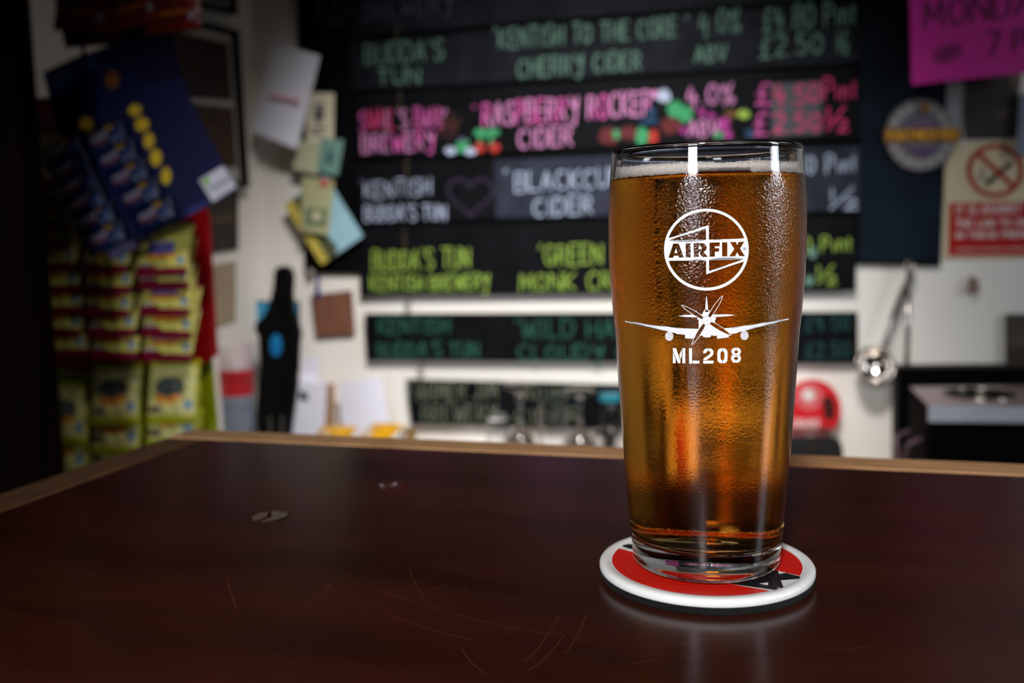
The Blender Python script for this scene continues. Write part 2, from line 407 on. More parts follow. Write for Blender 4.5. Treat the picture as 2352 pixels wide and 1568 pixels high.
# fine scratches in the varnish
M_scr = mat('scratch_varnish', (112, 62, 34), 0.4, var=0.3)
bm = new(); KEEP.add(id(bm))
def scratch(pts, wpx=1.2):
    P = [bar_local(*p) for p in pts]
    for a, b in zip(P, P[1:]):
        d = Vector((b[0] - a[0], b[1] - a[1])); l = d.length
        if l < 1e-7: continue
        n = Vector((-d.y, d.x)) / l * 0.00007
        bm.faces.new([bm.verts.new((q[0] + sg * n.x, q[1] + sg * n.y, TZ + 0.00004)) for q, sg in ((a, -1), (b, -1), (b, 1), (a, 1))])
def curve(a, b, bow, n=10):
    out = []
    for k in range(n + 1):
        t = k / n; x = a[0] + (b[0] - a[0]) * t; y = a[1] + (b[1] - a[1]) * t + bow * 4 * t * (1 - t); out.append((x, y))
    return out
for a, b, c in (((1210, 1543), (1297, 1458), 8), ((1297, 1458), (1150, 1436), 3), ((1200, 1520), (1285, 1412), 14), ((1295, 1500), (1346, 1412), 14), ((860, 1350), (1200, 1446), 8),
                ((990, 1352), (1027, 1347), 0), ((890, 1410), (1090, 1470), 5), ((1440, 1525), (1500, 1512), 3), ((760, 1340), (700, 1390), 6), ((940, 1310), (1010, 1395), 20), ((1560, 1480), (1640, 1470), -6),
                ((1060, 1490), (1120, 1548), 9), ((1960, 1270), (1990, 1262), 2), ((2080, 1300), (2170, 1310), 3), ((1900, 1490), (2010, 1480), 5), ((520, 1330), (545, 1400), 3)):
    scratch(curve(a, b, c))
for k in range(70):
    x, y = random.uniform(450, 2200), random.uniform(1180, 1550); a = random.uniform(0, PI); l = random.uniform(1.5, 8)
    scratch([(x, y), (x + l * math.cos(a), y + 0.4 * l * math.sin(a))])
o = link_mesh('scratches', bm, M_scr, bar); o['kind'] = 'stuff'

# ------------------------------------------------------------------ coaster
cz0 = TZ
coaster = empty('coaster', (GX, GY, TZ)); tag(coaster, 'round white, red and black coaster under the pint glass', 'coaster')
RC = 0.0417
M_foam_base = mat('black_foam_rubber', (5, 5, 6), 0.85, var=0.9, scale=2500, bump=1.0)
M_cwhite = mat('coaster_white', (232, 232, 232), 0.35, var=0.03, scale=200)
M_cred = mat('coaster_red', (205, 26, 14), 0.38, var=0.05, scale=300)
M_cblack = mat('coaster_black', (20, 21, 25), 0.4, var=0.1)
bm = new(); lathe(bm, [(0, 0.0001), (RC - 0.0006, 0.0001), (RC - 0.0002, 0.0008), (RC - 0.0002, 0.0028), (0, 0.0028)], 128); link_mesh('foam_base', bm, M_foam_base, coaster, smooth=False)
bm = new(); lathe(bm, [(0, 0.0028), (RC - 0.0003, 0.0028), (RC, 0.0034), (RC, 0.0049), (RC - 0.0006, 0.0057), (RC - 0.0018, 0.0060), (RC - 0.0038, 0.0060), (RC - 0.0042, 0.0057), (RC - 0.0047, 0.0056), (0, 0.0056)], 128)
link_mesh('coaster_disc', bm, M_cwhite, coaster, smooth=True)

def pip(pt, poly):
    x, y = pt; c = False; j = len(poly) - 1
    for i in range(len(poly)):
        xi, yi = poly[i]; xj, yj = poly[j]
        if (yi > y) != (yj > y) and x < (xj - xi) * (y - yi) / (yj - yi) + xi: c = not c
        j = i
    return c
def flat_shape(ops, grid=None):
    """ops: list of ('+'|'-', polygon) applied in order. Returns verts2d, triangles"""
    verts = []; edges = []
    for _, P in ops:
        s = len(verts); verts += [Vector(p) for p in P]; edges += [(s + k, s + (k + 1) % len(P)) for k in range(len(P))]
    if grid:
        xs = [v.x for v in verts]; ys = [v.y for v in verts]
        x = min(xs)
        while x < max(xs):
            y = min(ys)
            while y < max(ys):
                if any(o == '+' and pip((x, y), P) for o, P in ops): verts.append(Vector((x + 0.013, y + 0.017)))
                y += grid
            x += grid
    vo, eo, fo, *_ = delaunay_2d_cdt(verts, edges, [], 0, 1e-7)
    out = []
    for f in fo:
        c = sum((vo[i] for i in f), Vector((0, 0))) / len(f); ins = False
        for o, P in ops:
            if pip((c.x, c.y), P): ins = (o == '+')
        if ins: out.append(f)
    return vo, out
def c_loc(px, py):
    p = on_z(px, py, TZ + 0.0057); return (p.x - GX, p.y - GY)
def Z4(pts, ox=1400, oy=1220, s=4.704): return [c_loc(ox + x / s, oy + y / s) for x, y in pts]
white_band = Z4([(95, 178), (215, 210), (620, 330), (1080, 470), (1300, 563), (1500, 600), (1780, 645), (2000, 720), (2300, 620), (2115, 490), (1775, 415), (1300, 330), (800, 215), (300, 60), (60, 60)])
def disc2(r, n=96): return [(r * math.cos(2 * PI * k / n), r * math.sin(2 * PI * k / n)) for k in range(n)]
def flat_part(name, ops, z, m, parent):
    vo, fs = flat_shape(ops); bm = new(); KEEP.add(id(bm)); V = [bm.verts.new((v.x, v.y, z)) for v in vo]
    for f in fs:
        fc = bm.faces.new([V[i] for i in f])
    bm.normal_update()
    for fc in bm.faces:
        if fc.normal.z < 0: fc.normal_flip()
    bmesh.ops.delete(bm, geom=[v for v in bm.verts if not v.link_faces], context='VERTS')
    return link_mesh(name, bm, m, parent)
flat_part('red_print', [('+', disc2(RC - 0.0049)), ('-', white_band)], 0.00565, M_cred, coaster)
blk = [('+', Z4([(1290, 563), (1420, 545), (1560, 520), (1640, 470), (1740, 420), (1820, 425), (1832, 460), (1905, 448), (2060, 487), (2065, 510), (1880, 525), (1850, 528), (1885, 620), (1850, 613), (1805, 600), (1845, 640), (1500, 592)])),
       ('-', Z4([(1612, 563), (1715, 548), (1712, 583)])),
       ('+', Z4([(135, 150), (210, 135), (330, 160), (330, 215), (212, 185), (150, 168)]))]
for k in range(4):
    x = 380 + k * 290; y = 165 + k * 70
    blk.append(('+', Z4([(x, y), (x + 200, y + 45), (x + 230, y + 190), (x - 20, y + 110)])))
    blk.append(('-', Z4([(x + 80, y + 60), (x + 120, y + 70), (x + 130, y + 120), (x + 70, y + 100)])))
flat_part('black_lettering', blk, 0.00572, M_cblack, coaster)

# ------------------------------------------------------------------ pint glass
GZ = TZ + CT
OUT = [(24.3, 0.0), (25.6, 0.25), (27.2, 1.1), (28.2, 2.8), (28.6, 5.0), (28.75, 9), (29.37, 15.6), (30.05, 23), (30.58, 30), (31.54, 42.2), (32.3, 54), (33.15, 67.6), (33.9, 80), (34.56, 92.7), (35.3, 100), (35.86, 107.1),
       (36.35, 113), (36.60, 117.1), (36.84, 124), (36.90, 130.4), (36.86, 137), (36.75, 142), (36.45, 148.5), (36.0, 153.5), (35.64, 157.5), (35.3, 162.5)]
OUT = [(r, max(0, z - 3.2) if z > 6 else z * 0.55) for r, z in OUT]     # measured heights are from the counter, the foot is on the coaster
def catmull(pts, n=5):
    out = []
    for i in range(len(pts) - 1):
        p0, p1, p2, p3 = pts[max(i - 1, 0)], pts[i], pts[i + 1], pts[min(i + 2, len(pts) - 1)]
        for k in range(n):
            t = k / n; out.append(tuple(0.5 * (2 * b + (c - a) * t + (2 * a - 5 * b + 4 * c - d) * t * t + (-a + 3 * b - 3 * c + d) * t ** 3) for a, b, c, d in zip(p0, p1, p2, p3)))
    out.append(pts[-1]); return out
OUTS = catmull(OUT, 4)
TOPZ = 160.0
# close to the rim: bead
OUTS += [(35.35, 158.0), (35.42, 158.8), (35.38, 159.5), (35.1, 160.0), (34.6, 160.2), (34.1, 160.0), (33.8, 159.4), (33.7, 158.6), (33.7, 157.6)]
def Rout(z):
    prev = OUTS[0]
    for q in OUTS:
        if q[1] >= z:
            if q[1] == prev[1]: return q[0]
            t = (z - prev[1]) / (q[1] - prev[1]); return prev[0] + (q[0] - prev[0]) * t
        prev = q
    return OUTS[-9][0]
BASE = 9.0
LEVEL = 149.6     # height of the beer (mm above the foot)
def Rin(z):
    wall = 1.7 + 0.9 * max(0, (40 - z) / 40)
    return Rout(z) - wall
inner = []
zz = 157.0
while zz > LEVEL + 0.01: inner.append((Rin(zz), zz)); zz -= 1.5
inner.append((Rin(LEVEL), LEVEL))
liq = [(Rin(LEVEL), LEVEL)]
zz = LEVEL - 2
while zz > BASE + 6: liq.append((Rin(zz), zz)); zz -= 3
r0 = Rin(BASE + 6)
for k in range(0, 9):
    a = PI / 2 * k / 8
    liq.append((r0 - 5 * (1 - math.cos(a)), BASE + 6 - 5.0 * math.sin(a)))
rb = liq[-1][0]
for k in range(1, 9):
    t = k / 8; liq.append((rb * (1 - t), BASE + 1.0 + 1.6 * (1 - (1 - t) ** 2)))
NS = 160
def mmv(P): return [(r / 1000, z / 1000) for r, z in P]

def glass_mats():
    # clear glass / misted glass share one node layout
    def base(name, ior, vol=None, mist=False):
        m = bpy.data.materials.new(name); m.use_nodes = True; nt = m.node_tree; n = nt.nodes; L = nt.links
        for x in list(n): n.remove(x)
        out = n.new('ShaderNodeOutputMaterial'); b = n.new('ShaderNodeBsdfPrincipled')
        b.inputs['Base Color'].default_value = (1, 1, 1, 1); b.inputs['Transmission Weight'].default_value = 1; b.inputs['IOR'].default_value = ior
        b.inputs['Roughness'].default_value = 0.0
        L.new(b.outputs[0], out.inputs[0])
        if mist:
            tc = n.new('ShaderNodeTexCoord'); sx = n.new('ShaderNodeSeparateXYZ'); L.new(tc.outputs['Object'], sx.inputs[0])
            # angle round the glass, measured from the side facing the drinker
            ang = n.new('ShaderNodeMath'); ang.operation = 'ARCTAN2'; L.new(sx.outputs['X'], ang.inputs[0])
            neg = n.new('ShaderNodeMath'); neg.operation = 'MULTIPLY'; neg.inputs[1].default_value = -1; L.new(sx.outputs['Y'], neg.inputs[0]); L.new(neg.outputs[0], ang.inputs[1])
            # zone of mist between foot and beer level
            def ramp(src, stops):
                r = n.new('ShaderNodeMapRange'); r.interpolation_type = 'SMOOTHSTEP'
                r.inputs['From Min'].default_value, r.inputs['From Max'].default_value, r.inputs['To Min'].default_value, r.inputs['To Max'].default_value = stops
                L.new(src, r.inputs['Value']); return r.outputs[0]
            lo = ramp(sx.outputs['Z'], (0.006, 0.034, 0, 1)); hi = ramp(sx.outputs['Z'], (0.143, 0.151, 1, 0))
            def mul(a, c_, op='MULTIPLY'):
                q = n.new('ShaderNodeMath'); q.operation = op
                for i, v in enumerate((a, c_)):
                    if isinstance(v, (int, float)): q.inputs[i].default_value = v
                    else: L.new(v, q.inputs[i])
                return q.outputs[0]
            zone = mul(lo, hi)
            # runs where drops have wiped the mist away: edges wobble with height
            wz = n.new('ShaderNodeTexNoise'); wz.inputs['Scale'].default_value = 120; wz.inputs['Detail'].default_value = 3
            cmb = n.new('ShaderNodeCombineXYZ'); L.new(sx.outputs['Z'], cmb.inputs['Z']); L.new(cmb.outputs[0], wz.inputs['Vector'])
            wob = mul(mul(wz.outputs['Fac'], -0.5, 'ADD'), 0.10)
            a2 = mul(ang.outputs[0], wob, 'ADD')
            clear = None
            for c_, hw_, z1, z0 in ((-0.505, 0.030, 0.150, 0.045), (-0.665, 0.032, 0.146, 0.06), (-0.14, 0.0, 0.15, 0.1)):
                if hw_ == 0: continue
                d = mul(mul(a2, -c_, 'ADD'), 0, 'ADD'); ab = n.new('ShaderNodeMath'); ab.operation = 'ABSOLUTE'; L.new(d, ab.inputs[0])
                t = ramp(ab.outputs[0], (hw_, hw_ + 0.012, 1, 0)); t = mul(t, ramp(sx.outputs['Z'], (z0 - 0.004, z0 + 0.004, 0, 1)))
                clear = t if clear is None else mul(clear, t, 'MAXIMUM')
            mist_f = mul(zone, mul(1.0, clear, 'SUBTRACT'))
            rr = n.new('ShaderNodeTexNoise'); rr.inputs['Scale'].default_value = 40; L.new(tc.outputs['Object'], rr.inputs['Vector'])
            topz = ramp(sx.outputs['Z'], (0.05, 0.13, 0.45, 1.0))
            amt = mul(mist_f, mul(topz, mul(rr.outputs['Fac'], 0.4, 'ADD')))
            L.new(mul(mist_f, mul(mul(rr.outputs['Fac'], 0.08), 0.085, 'ADD')), b.inputs['Roughness'])
            vo = n.new('ShaderNodeTexVoronoi'); vo.inputs['Scale'].default_value = 1500; vo.feature = 'SMOOTH_F1'; L.new(tc.outputs['Object'], vo.inputs['Vector'])
            nn = n.new('ShaderNodeTexNoise'); nn.inputs['Scale'].default_value = 900; nn.inputs['Detail'].default_value = 2; L.new(tc.outputs['Object'], nn.inputs['Vector'])
            h = mul(vo.outputs['Distance'], nn.outputs['Fac'], 'ADD')
            bp = n.new('ShaderNodeBump'); bp.inputs['Distance'].default_value = 0.00016
            L.new(mul(mul(amt, topz), 1.0), bp.inputs['Strength']); L.new(h, bp.inputs['Height']); L.new(bp.outputs['Normal'], b.inputs['Normal'])
        if vol:
            va = n.new('ShaderNodeVolumeAbsorption'); va.inputs['Density'].default_value = vol[0]; va.inputs['Color'].default_value = vol[1]
            L.new(va.outputs[0], out.inputs['Volume'])
        return m
    V = (66.0, (0.979, 0.70, 0.0, 1))
    return base('clear_glass', 1.5), base('misted_glass', 1.5, mist=True), base('beer_against_glass', 1.345 / 1.5, V), base('beer_surface', 1.345, V)
M_glass, M_mist, M_beer_in, M_beer_top = glass_mats()
M_glass_thin = mat('bar_glass', (250, 250, 252), 0.03, var=0.0, trans=1.0, ior=1.45)

pint = empty('pint_glass', (GX, GY, GZ)); tag(pint, 'tall pint glass of amber beer with white printed emblem and aeroplane', 'glass')
bm = new(); KEEP.add(id(bm))
# foot underside slightly hollow, then outside, rim, inside down to beer
foot = [(0, 1.0), (15, 0.8), (21, 0.3), (23.5, 0.02)]
lathe(bm, mmv(foot + OUTS), NS, 0)
lathe(bm, mmv([OUTS[-1]] + inner), NS, 0)
# underside below the beer is the beer's own surface (shared interface), so the shell meets it there
bmesh.ops.remove_doubles(bm, verts=bm.verts[:], dist=1e-6)
for f in bm.faces:
    c = f.calc_center_median(); f.material_index = 1 if (0.010 < c.z < 0.153 and math.hypot(c.x, c.y) > Rout(min(c.z * 1000, 156)) / 1000 - 0.0008) else 0
link_mesh('glass_body', bm, [M_glass, M_mist], pint, smooth=True)

# printed emblem, aeroplane and number: flat white print lying on the curved glass
def on_glass(px, py, lift=0.00006):
    d = ray(px, py).normalized(); c = Vector((GX, GY)); e2 = Vector((EYE.x, EYE.y)); d2 = Vector((d.x, d.y))
    tm = (c - e2).dot(d2) / d2.length_squared
    lo, hi = tm - 0.05, tm
    for _ in range(40):
        t = (lo + hi) / 2; p = EYE + d * t; rho = math.hypot(p.x - GX, p.y - GY)
        if rho > Rout((p.z - GZ) * 1000) / 1000 + lift: lo = t
        else: hi = t
    p = EYE + d * lo; return Vector((p.x - GX, p.y - GY, p.z - GZ))
def T(pts, ox, oy, s): return [(ox + x / s, oy + y / s) for x, y in pts]
E1 = lambda pts: T(pts, 1510, 470, 7.465)
def ell(cx, cy, rx, ry, n=90): return [(cx + rx * math.cos(2 * PI * k / n), cy + ry * math.sin(2 * PI * k / n)) for k in range(n)]
ops = [('+', E1(ell(840, 770, 727, 702))), ('-', E1(ell(840, 768, 679, 653))),
       ('+', E1([(150, 612), (838, 602), (1532, 575), (1532, 932), (838, 952), (150, 965)])),
       ('+', E1([(165, 582), (880, 348), (882, 602), (165, 614)])), ('-', E1([(205, 608), (833, 407), (835, 598)])),
       ('+', E1([(835, 950), (838, 1195), (1480, 975), (1538, 930)])), ('-', E1([(885, 952), (885, 1137), (1475, 936)])),
       ('-', E1([(190, 910), (270, 668), (365, 665), (455, 905), (370, 907), (358, 873), (282, 875), (272, 908)])), ('+', E1([(318, 740), (292, 828), (342, 828)])),
       ('-', E1([(483, 662), (570, 658), (570, 902), (485, 903)])),
       ('-', E1([(620, 658), (745, 655), (790, 662), (828, 687), (845, 725), (842, 765), (825, 793), (790, 810), (865, 893), (765, 897), (710, 805), (708, 896), (622, 900)])), ('+', E1([(708, 710), (735, 709), (752, 720), (757, 740), (750, 758), (735, 766), (708, 767)])),
       ('-', E1([(893, 650), (1070, 645), (1068, 712), (985, 715), (985, 745), (1058, 743), (1057, 803), (985, 806), (985, 890), (896, 892)])),
       ('-', E1([(1107, 645), (1198, 643), (1198, 885), (1110, 887)])),
       ('-', E1([(1243, 640), (1345, 638), (1368, 695), (1390, 637), (1490, 633), (1417, 752), (1500, 882), (1405, 882), (1368, 815), (1333, 884), (1230, 887), (1318, 758)])),
       ('-', E1(ell(1494, 755, 28, 28, 24))), ('+', E1(ell(1494, 755, 23, 23, 24))), ('-', E1([(1485, 743), (1500, 743), (1502, 755), (1503, 768), (1485, 768)]))]
E2 = lambda pts: T(pts, 1420, 660, 5.737)
plane_ops = [('+', E2([(85, 440), (250, 463), (640, 515), (880, 540), (1062, 545), (1062, 640), (968, 675), (880, 668), (880, 622), (775, 613), (745, 600), (660, 580), (95, 455)])),
    ('+', E2([(2250, 413), (2243, 425), (1670, 570), (1590, 588), (1555, 605), (1480, 612), (1460, 640), (1455, 658), (1303, 677), (1297, 630), (1270, 620), (1270, 545), (1400, 538), (1660, 505), (2240, 410)])),
    ('+', E2([(1060, 430), (1070, 395), (1110, 345), (1130, 300), (1165, 281), (1200, 300), (1222, 345), (1265, 388), (1275, 430), (1275, 480), (1290, 640), (1225, 630), (1215, 655), (1165, 659), (1118, 650), (1110, 630), (1058, 642)])),
    ('+', E2([(1043, 395), (1064, 395), (1064, 428), (1043, 425)])), ('+', E2([(1268, 393), (1289, 397), (1284, 425), (1268, 428)])),
    ('-', E2([(1138, 322), (1146, 302), (1165, 292), (1185, 302), (1194, 322)])),
    ('+', E2([(1147, 284), (1158, 120), (1168, 120), (1184, 284)])),
    ('+', E2([(788, 376), (870, 362), (1000, 358), (1100, 360), (1100, 392), (1000, 392), (880, 388)])),
    ('+', E2([(1240, 356), (1400, 353), (1500, 357), (1541, 366), (1430, 380), (1270, 390)]))]
def blade(tip, w0=62, w1=46):
    cx, cy = 1165, 435; dx, dy = tip[0] - cx, tip[1] - cy; l = math.hypot(dx, dy); dx /= l; dy /= l
    def P(off, inset):
        out = []
        for k in range(25):
            t = k / 24; s = 60 + (l - 60 - inset) * (1 - math.cos(t * PI)) / 2
            h = (w0 / 2) * math.sin(PI * min(1, 0.22 + 0.78 * (s - 60) / (l - 60))) ** 0.55 if s < l - inset else 0
            h = max(0, h - off) ; out.append((s, h))
        return [(cx + dx * s - dy * h, cy + dy * s + dx * h) for s, h in out] + [(cx + dx * s + dy * h, cy + dy * s - dx * h) for s, h in out[::-1][1:-1]]
    return P(0, 0), P(7, 9)
for tip in ((1378, 108), (830, 232), (968, 756), (1493, 632)):
    a, b_ = blade(tip); plane_ops += [('+', E2(a)), ('-', E2(b_))]
plane_ops += [('+', E2(ell(1165, 435, 60, 58, 40))), ('-', E2(ell(1165, 435, 58, 56, 40))), ('+', E2(ell(1165, 435, 55, 53, 40))), ('-', E2(ell(1165, 435, 6, 6, 10)))]
for cx, cy in ((672, 642), (1664, 632)):
    plane_ops += [('+', E2(ell(cx, cy, 54, 60, 36))), ('-', E2(ell(cx, cy, 44, 49, 30))), ('+', E2(ell(cx, cy, 41, 46, 30))), ('-', E2(ell(cx, cy, 31, 35, 24))), ('+', E2(ell(cx, cy, 29, 33, 24)))]
    for k in range(5): plane_ops.append(('-', E2([(cx - 20, cy - 24 + 11 * k), (cx + 20, cy - 24 + 11 * k), (cx + 20, cy - 22 + 11 * k), (cx - 20, cy - 22 + 11 * k)])))
def halves(cx, P): return [P, [(2 * cx - x, y) for x, y in P]]
num = [[(720, 850), (757, 945), (757, 998), (720, 998)], [(718, 798), (762, 798), (822, 972), (815, 998), (788, 998), (722, 838)], [(836, 815), (836, 900), (822, 950), (805, 890)], [(845, 798), (883, 798), (883, 1000), (845, 998)],
       [(932, 800), (972, 800), (972, 1002), (935, 1002)], [(980, 963), (1070, 965), (1068, 1002), (980, 1002)],
       [(1118, 865), (1122, 835), (1145, 808), (1186, 800), (1186, 838), (1162, 845), (1158, 866)], [(1193, 800), (1230, 808), (1255, 835), (1256, 870), (1240, 900), (1165, 955), (1120, 955), (1125, 935), (1200, 885), (1216, 862), (1212, 845), (1193, 838)], [(1120, 963), (1256, 963), (1256, 1002), (1118, 1002)]]
num += halves(1373.5, [(1370, 798), (1335, 805), (1310, 832), (1306, 865), (1306, 935), (1310, 968), (1335, 994), (1370, 1000), (1370, 960), (1352, 948), (1348, 925), (1348, 870), (1352, 850), (1370, 838)])
for P in num: plane_ops.append(('+', E2(P)))
P8 = [(1554, 790), (1592, 798), (1615, 825), (1617, 855), (1600, 886), (1617, 915), (1617, 950), (1592, 985), (1554, 995), (1512, 985), (1488, 950), (1488, 915), (1505, 884), (1490, 855), (1490, 825), (1515, 798)]
plane_ops += [('+', E2(P8)), ('-', E2(ell(1555, 848, 25, 20, 24))), ('-', E2(ell(1553, 934, 26, 21, 24))),
              ('-', E2([(1551, 789), (1555, 789), (1555, 830), (1551, 830)])), ('-', E2([(1551, 955), (1555, 955), (1555, 996), (1551, 996)])), ('-', E2([(1492, 868), (1530, 886), (1575, 894), (1612, 915), (1612, 919), (1572, 898), (1528, 890), (1492, 873)]))]
M_print = mat('white_enamel_print', (236, 238, 245), 0.5, var=0.02, scale=400)
for nm, oo in (('printed_emblem', ops), ('printed_aeroplane', plane_ops)):
    vo, fs = flat_shape(oo, grid=7.0); bm = new(); KEEP.add(id(bm))
    used = sorted({i for f in fs for i in f}); mp = {i: bm.verts.new(on_glass(vo[i].x, vo[i].y)) for i in used}
    for f in fs:
        try: bm.faces.new([mp[i] for i in f])
        except ValueError: pass
    bm.normal_update()
    for f in bm.faces:
        c = f.calc_center_median()
        if f.normal.x * c.x + f.normal.y * c.y < 0: f.normal_flip()
    link_mesh(nm, bm, M_print, pint)

# the beer
beer = empty('beer', (GX, GY, GZ)); tag(beer, 'clear amber beer filling the pint glass nearly to its rim', 'beer')
bm = new(); KEEP.add(id(bm))
lathe(bm, mmv(liq[::-1]), NS, 0)
rL = Rin(LEVEL)
lathe(bm, mmv([(rL, LEVEL), (rL - 0.6, LEVEL - 0.35), (rL - 2, LEVEL - 0.5), (rL * 0.5, LEVEL - 0.5), (0, LEVEL - 0.5)]), NS, 1)
bmesh.ops.remove_doubles(bm, verts=bm.verts[:], dist=1e-6)
bmesh.ops.recalc_face_normals(bm, faces=bm.faces[:])
link_mesh('liquid', bm, [M_beer_in, M_beer_top], beer, smooth=True)
# foam collar
def foam_mat():
    m = bpy.data.materials.new('beer_foam'); m.use_nodes = True; nt = m.node_tree; n = nt.nodes; L = nt.links; b = n['Principled BSDF']
    tc = n.new('ShaderNodeTexCoord'); v = n.new('ShaderNodeTexVoronoi'); v.inputs['Scale'].default_value = 1100; L.new(tc.outputs['Object'], v.inputs['Vector'])
    r = n.new('ShaderNodeValToRGB'); r.color_ramp.elements[0].color = lin((254, 250, 248)) + (1,); r.color_ramp.elements[1].color = lin((236, 222, 212)) + (1,); r.color_ramp.elements[1].position = 0.8
    L.new(v.outputs['Distance'], r.inputs['Fac']); L.new(r.outputs['Color'], b.inputs['Base Color']); b.inputs['Roughness'].default_value = 0.5
    b.inputs['Subsurface Weight'].default_value = 0.1; b.inputs['Subsurface Radius'].default_value = (0.002, 0.0015, 0.001); b.inputs['Subsurface Scale'].default_value = 0.5
    bp = n.new('ShaderNodeBump'); bp.inputs['Strength'].default_value = 0.35; bp.inputs['Distance'].default_value = 0.0004; L.new(v.outputs['Distance'], bp.inputs['Height']); L.new(bp.outputs['Normal'], b.inputs['Normal'])
    return m
M_foam = foam_mat()
def ang_px(px, y=390): p = on_glass(px, y); return math.atan2(p.y, p.x)
aB0, aB1 = sorted((ang_px(1604), ang_px(1730)))
aB0 += 0 if aB0 > 0 else 0
bm = new(); KEEP.add(id(bm)); NF = 720
rows = []
ph = [random.uniform(0, 6.28) for _ in range(12)]
def nz(a, fr): return sum(math.sin(a * f + ph[i]) for i, f in enumerate(fr)) / len(fr)
for k in range(NF):
    a = 2 * PI * k / NF
    top = 3.5 + 0.5 * nz(a, (3, 7, 11)) + 0.22 * nz(a, (41, 67, 97, 143)) + (0.9 if random.random() < 0.03 else 0) * random.random()
    bot = -0.3 + 0.22 * nz(a, (29, 53, 88, 131)); wid = 3.0 + 1.2 * nz(a, (5, 9, 17))
    if aB0 < a < aB1 or aB0 < a - 2 * PI < aB1: bot = 1.25 + 0.15 * nz(a, (53, 131))
    R = Rin(LEVEL) - 0.03; Rt = Rin(LEVEL + top) - 0.03
    prof = [(R, LEVEL + bot - 0.0), (R + (Rt - R) * 0.5, LEVEL + top * 0.5), (Rt, LEVEL + top), (Rt - 0.25, LEVEL + top * 0.86), (R - wid * 0.4, LEVEL + top * 0.55), (R - wid, LEVEL + 0.1), (R - wid * 0.9, LEVEL - 0.45)]
    rows.append([bm.verts.new((r / 1000 * math.cos(a), r / 1000 * math.sin(a), z / 1000)) for r, z in prof])
for k in range(NF):
    A, B = rows[k], rows[(k + 1) % NF]
    for i in range(len(A)): bm.faces.new((A[i], B[i], B[(i + 1) % len(A)], A[(i + 1) % len(A)]))
fo = link_mesh('foam', bm, M_foam, beer, smooth=True)
# bubbles in the collar and rising along the wall
M_bub = mat('bubble_skin', (250, 246, 240), 0.02, var=0.0, trans=1.0, ior=1.12)
bm = new(); KEEP.add(id(bm))
def bubble(a, r, z, s):
    mtx = Matrix.Translation((r * math.cos(a), r * math.sin(a), z)) @ Matrix.Diagonal((s, s, s, 1))
    bmesh.ops.create_icosphere(bm, subdivisions=2 if s < 0.0006 else 3, radius=1, matrix=mtx)
toc = math.atan2(-GY, -GX)
def ang_px(px, y=390): p = on_glass(px, y); return math.atan2(p.y, p.x)
for px, s in ((1611, .85), (1632, .7), (1645, .6), (1657, .95), (1677, .75), (1692, .8), (1706, .55), (1717, .5), (1728, .42), (1598, .4), (1668, .4), (1560, .3), (1575, .35), (1750, .35), (1500, .3), (1480, .28), (1530, .33)):
    bubble(ang_px(px), Rin(LEVEL) / 1000 - 0.00125 * s - 0.0001, (LEVEL + 0.55) / 1000, 0.00125 * s)
for k in range(220):
    a = random.uniform(0, 2 * PI); bubble(a, Rin(LEVEL) / 1000 - 0.0004, (LEVEL + random.uniform(-0.6, 0.6)) / 1000, random.uniform(0.0001, 0.0003))
o = link_mesh('bubbles', bm, M_bub, beer, smooth=True); o['kind'] = 'stuff'
bm = new(); KEEP.add(id(bm))
for px, py, s in ((1418, 430, .25), (1420, 490, .3), (1419, 501, .3), (1418, 520, .45), (1443, 426, .3), (1513, 412, .5), (1817, 415, .3), (1819, 430, .3), (1818, 450, .3), (1820, 462, .3), (1822, 475, .3), (1812, 405, .35), (1790, 400, .3),
                  (1830, 488, .25), (1500, 900, .2), (1441, 965, .2), (1515, 955, .25), (1514, 839, .25), (1532, 788, .2), (1799, 794, .2), (1787, 860, .2), (1657, 1079, .2), (1470, 720, .25)):
    p = on_glass(px, py); r = Rin(p.z * 1000) / 1000 - 0.0009 * s; a = math.atan2(p.y, p.x)
    bubble(a, r - 0.0001, p.z, 0.0009 * s)
for f in bm.faces: f.normal_flip()
M_bub2 = mat('bubble_in_beer', (250, 246, 240), 0.0, var=0.0, trans=1.0, ior=1.34)
o = link_mesh('rising_bubbles', bm, M_bub2, beer, smooth=True); o['kind'] = 'stuff'

# ------------------------------------------------------------------ menu boards
def m_chalk(name, rgb, rough=0.8): return mat('chalk_' + name, rgb, rough, var=0.35, scale=140)
CG = m_chalk('sea_green', (92, 128, 112)); CP = m_chalk('pink', (196, 84, 156)); CPP = m_chalk('pale_pink', (200, 130, 180)); CR = m_chalk('rose', (196, 52, 104)); CW = m_chalk('blue_white', (164, 176, 200)); CY = m_chalk('lime', (140, 170, 66)); CT_ = m_chalk('teal', (30, 88, 70)); CF = m_chalk('sage', (112, 120, 98)); CL = m_chalk('lilac', (60, 60, 86))
CDT = m_chalk('dim_teal', (26, 52, 54)); CPU = m_chalk('purple', (40, 27, 54)); CM = m_chalk('maroon', (84, 20, 24)); CRD = m_chalk('red', (160, 38, 28)); CGR = m_chalk('mint', (48, 138, 88)); CBL = m_chalk('blue', (14, 56, 88)); CGO = m_chalk('gold', (92, 60, 20)); CMG = m_chalk('magenta', (150, 42, 126)); CDK = m_chalk('deep_teal', (18, 66, 64))
back = panel('menu_backing_board', WALL, [(664, -640), (690, 300), (700, 628), (830, 628), (1968, 606), (2160, 612), (2172, 300), (2190, -640)], 0.012, 0.010, M_backboard)
tag(back, 'large black backing board on the white wall behind the drinks boards', 'board')
b0 = panel('slate_panel', WALL, [(1978, -50), (2164, -50), (2158, 600), (1974, 600)], 0.015, 0.003, M_slateblue, back)
root = back
write(WALL, root, 0.0135, '3', (752, 35), (778, 35), 38, CDT, 0.006)
bm = new(); KEEP.add(id(bm))
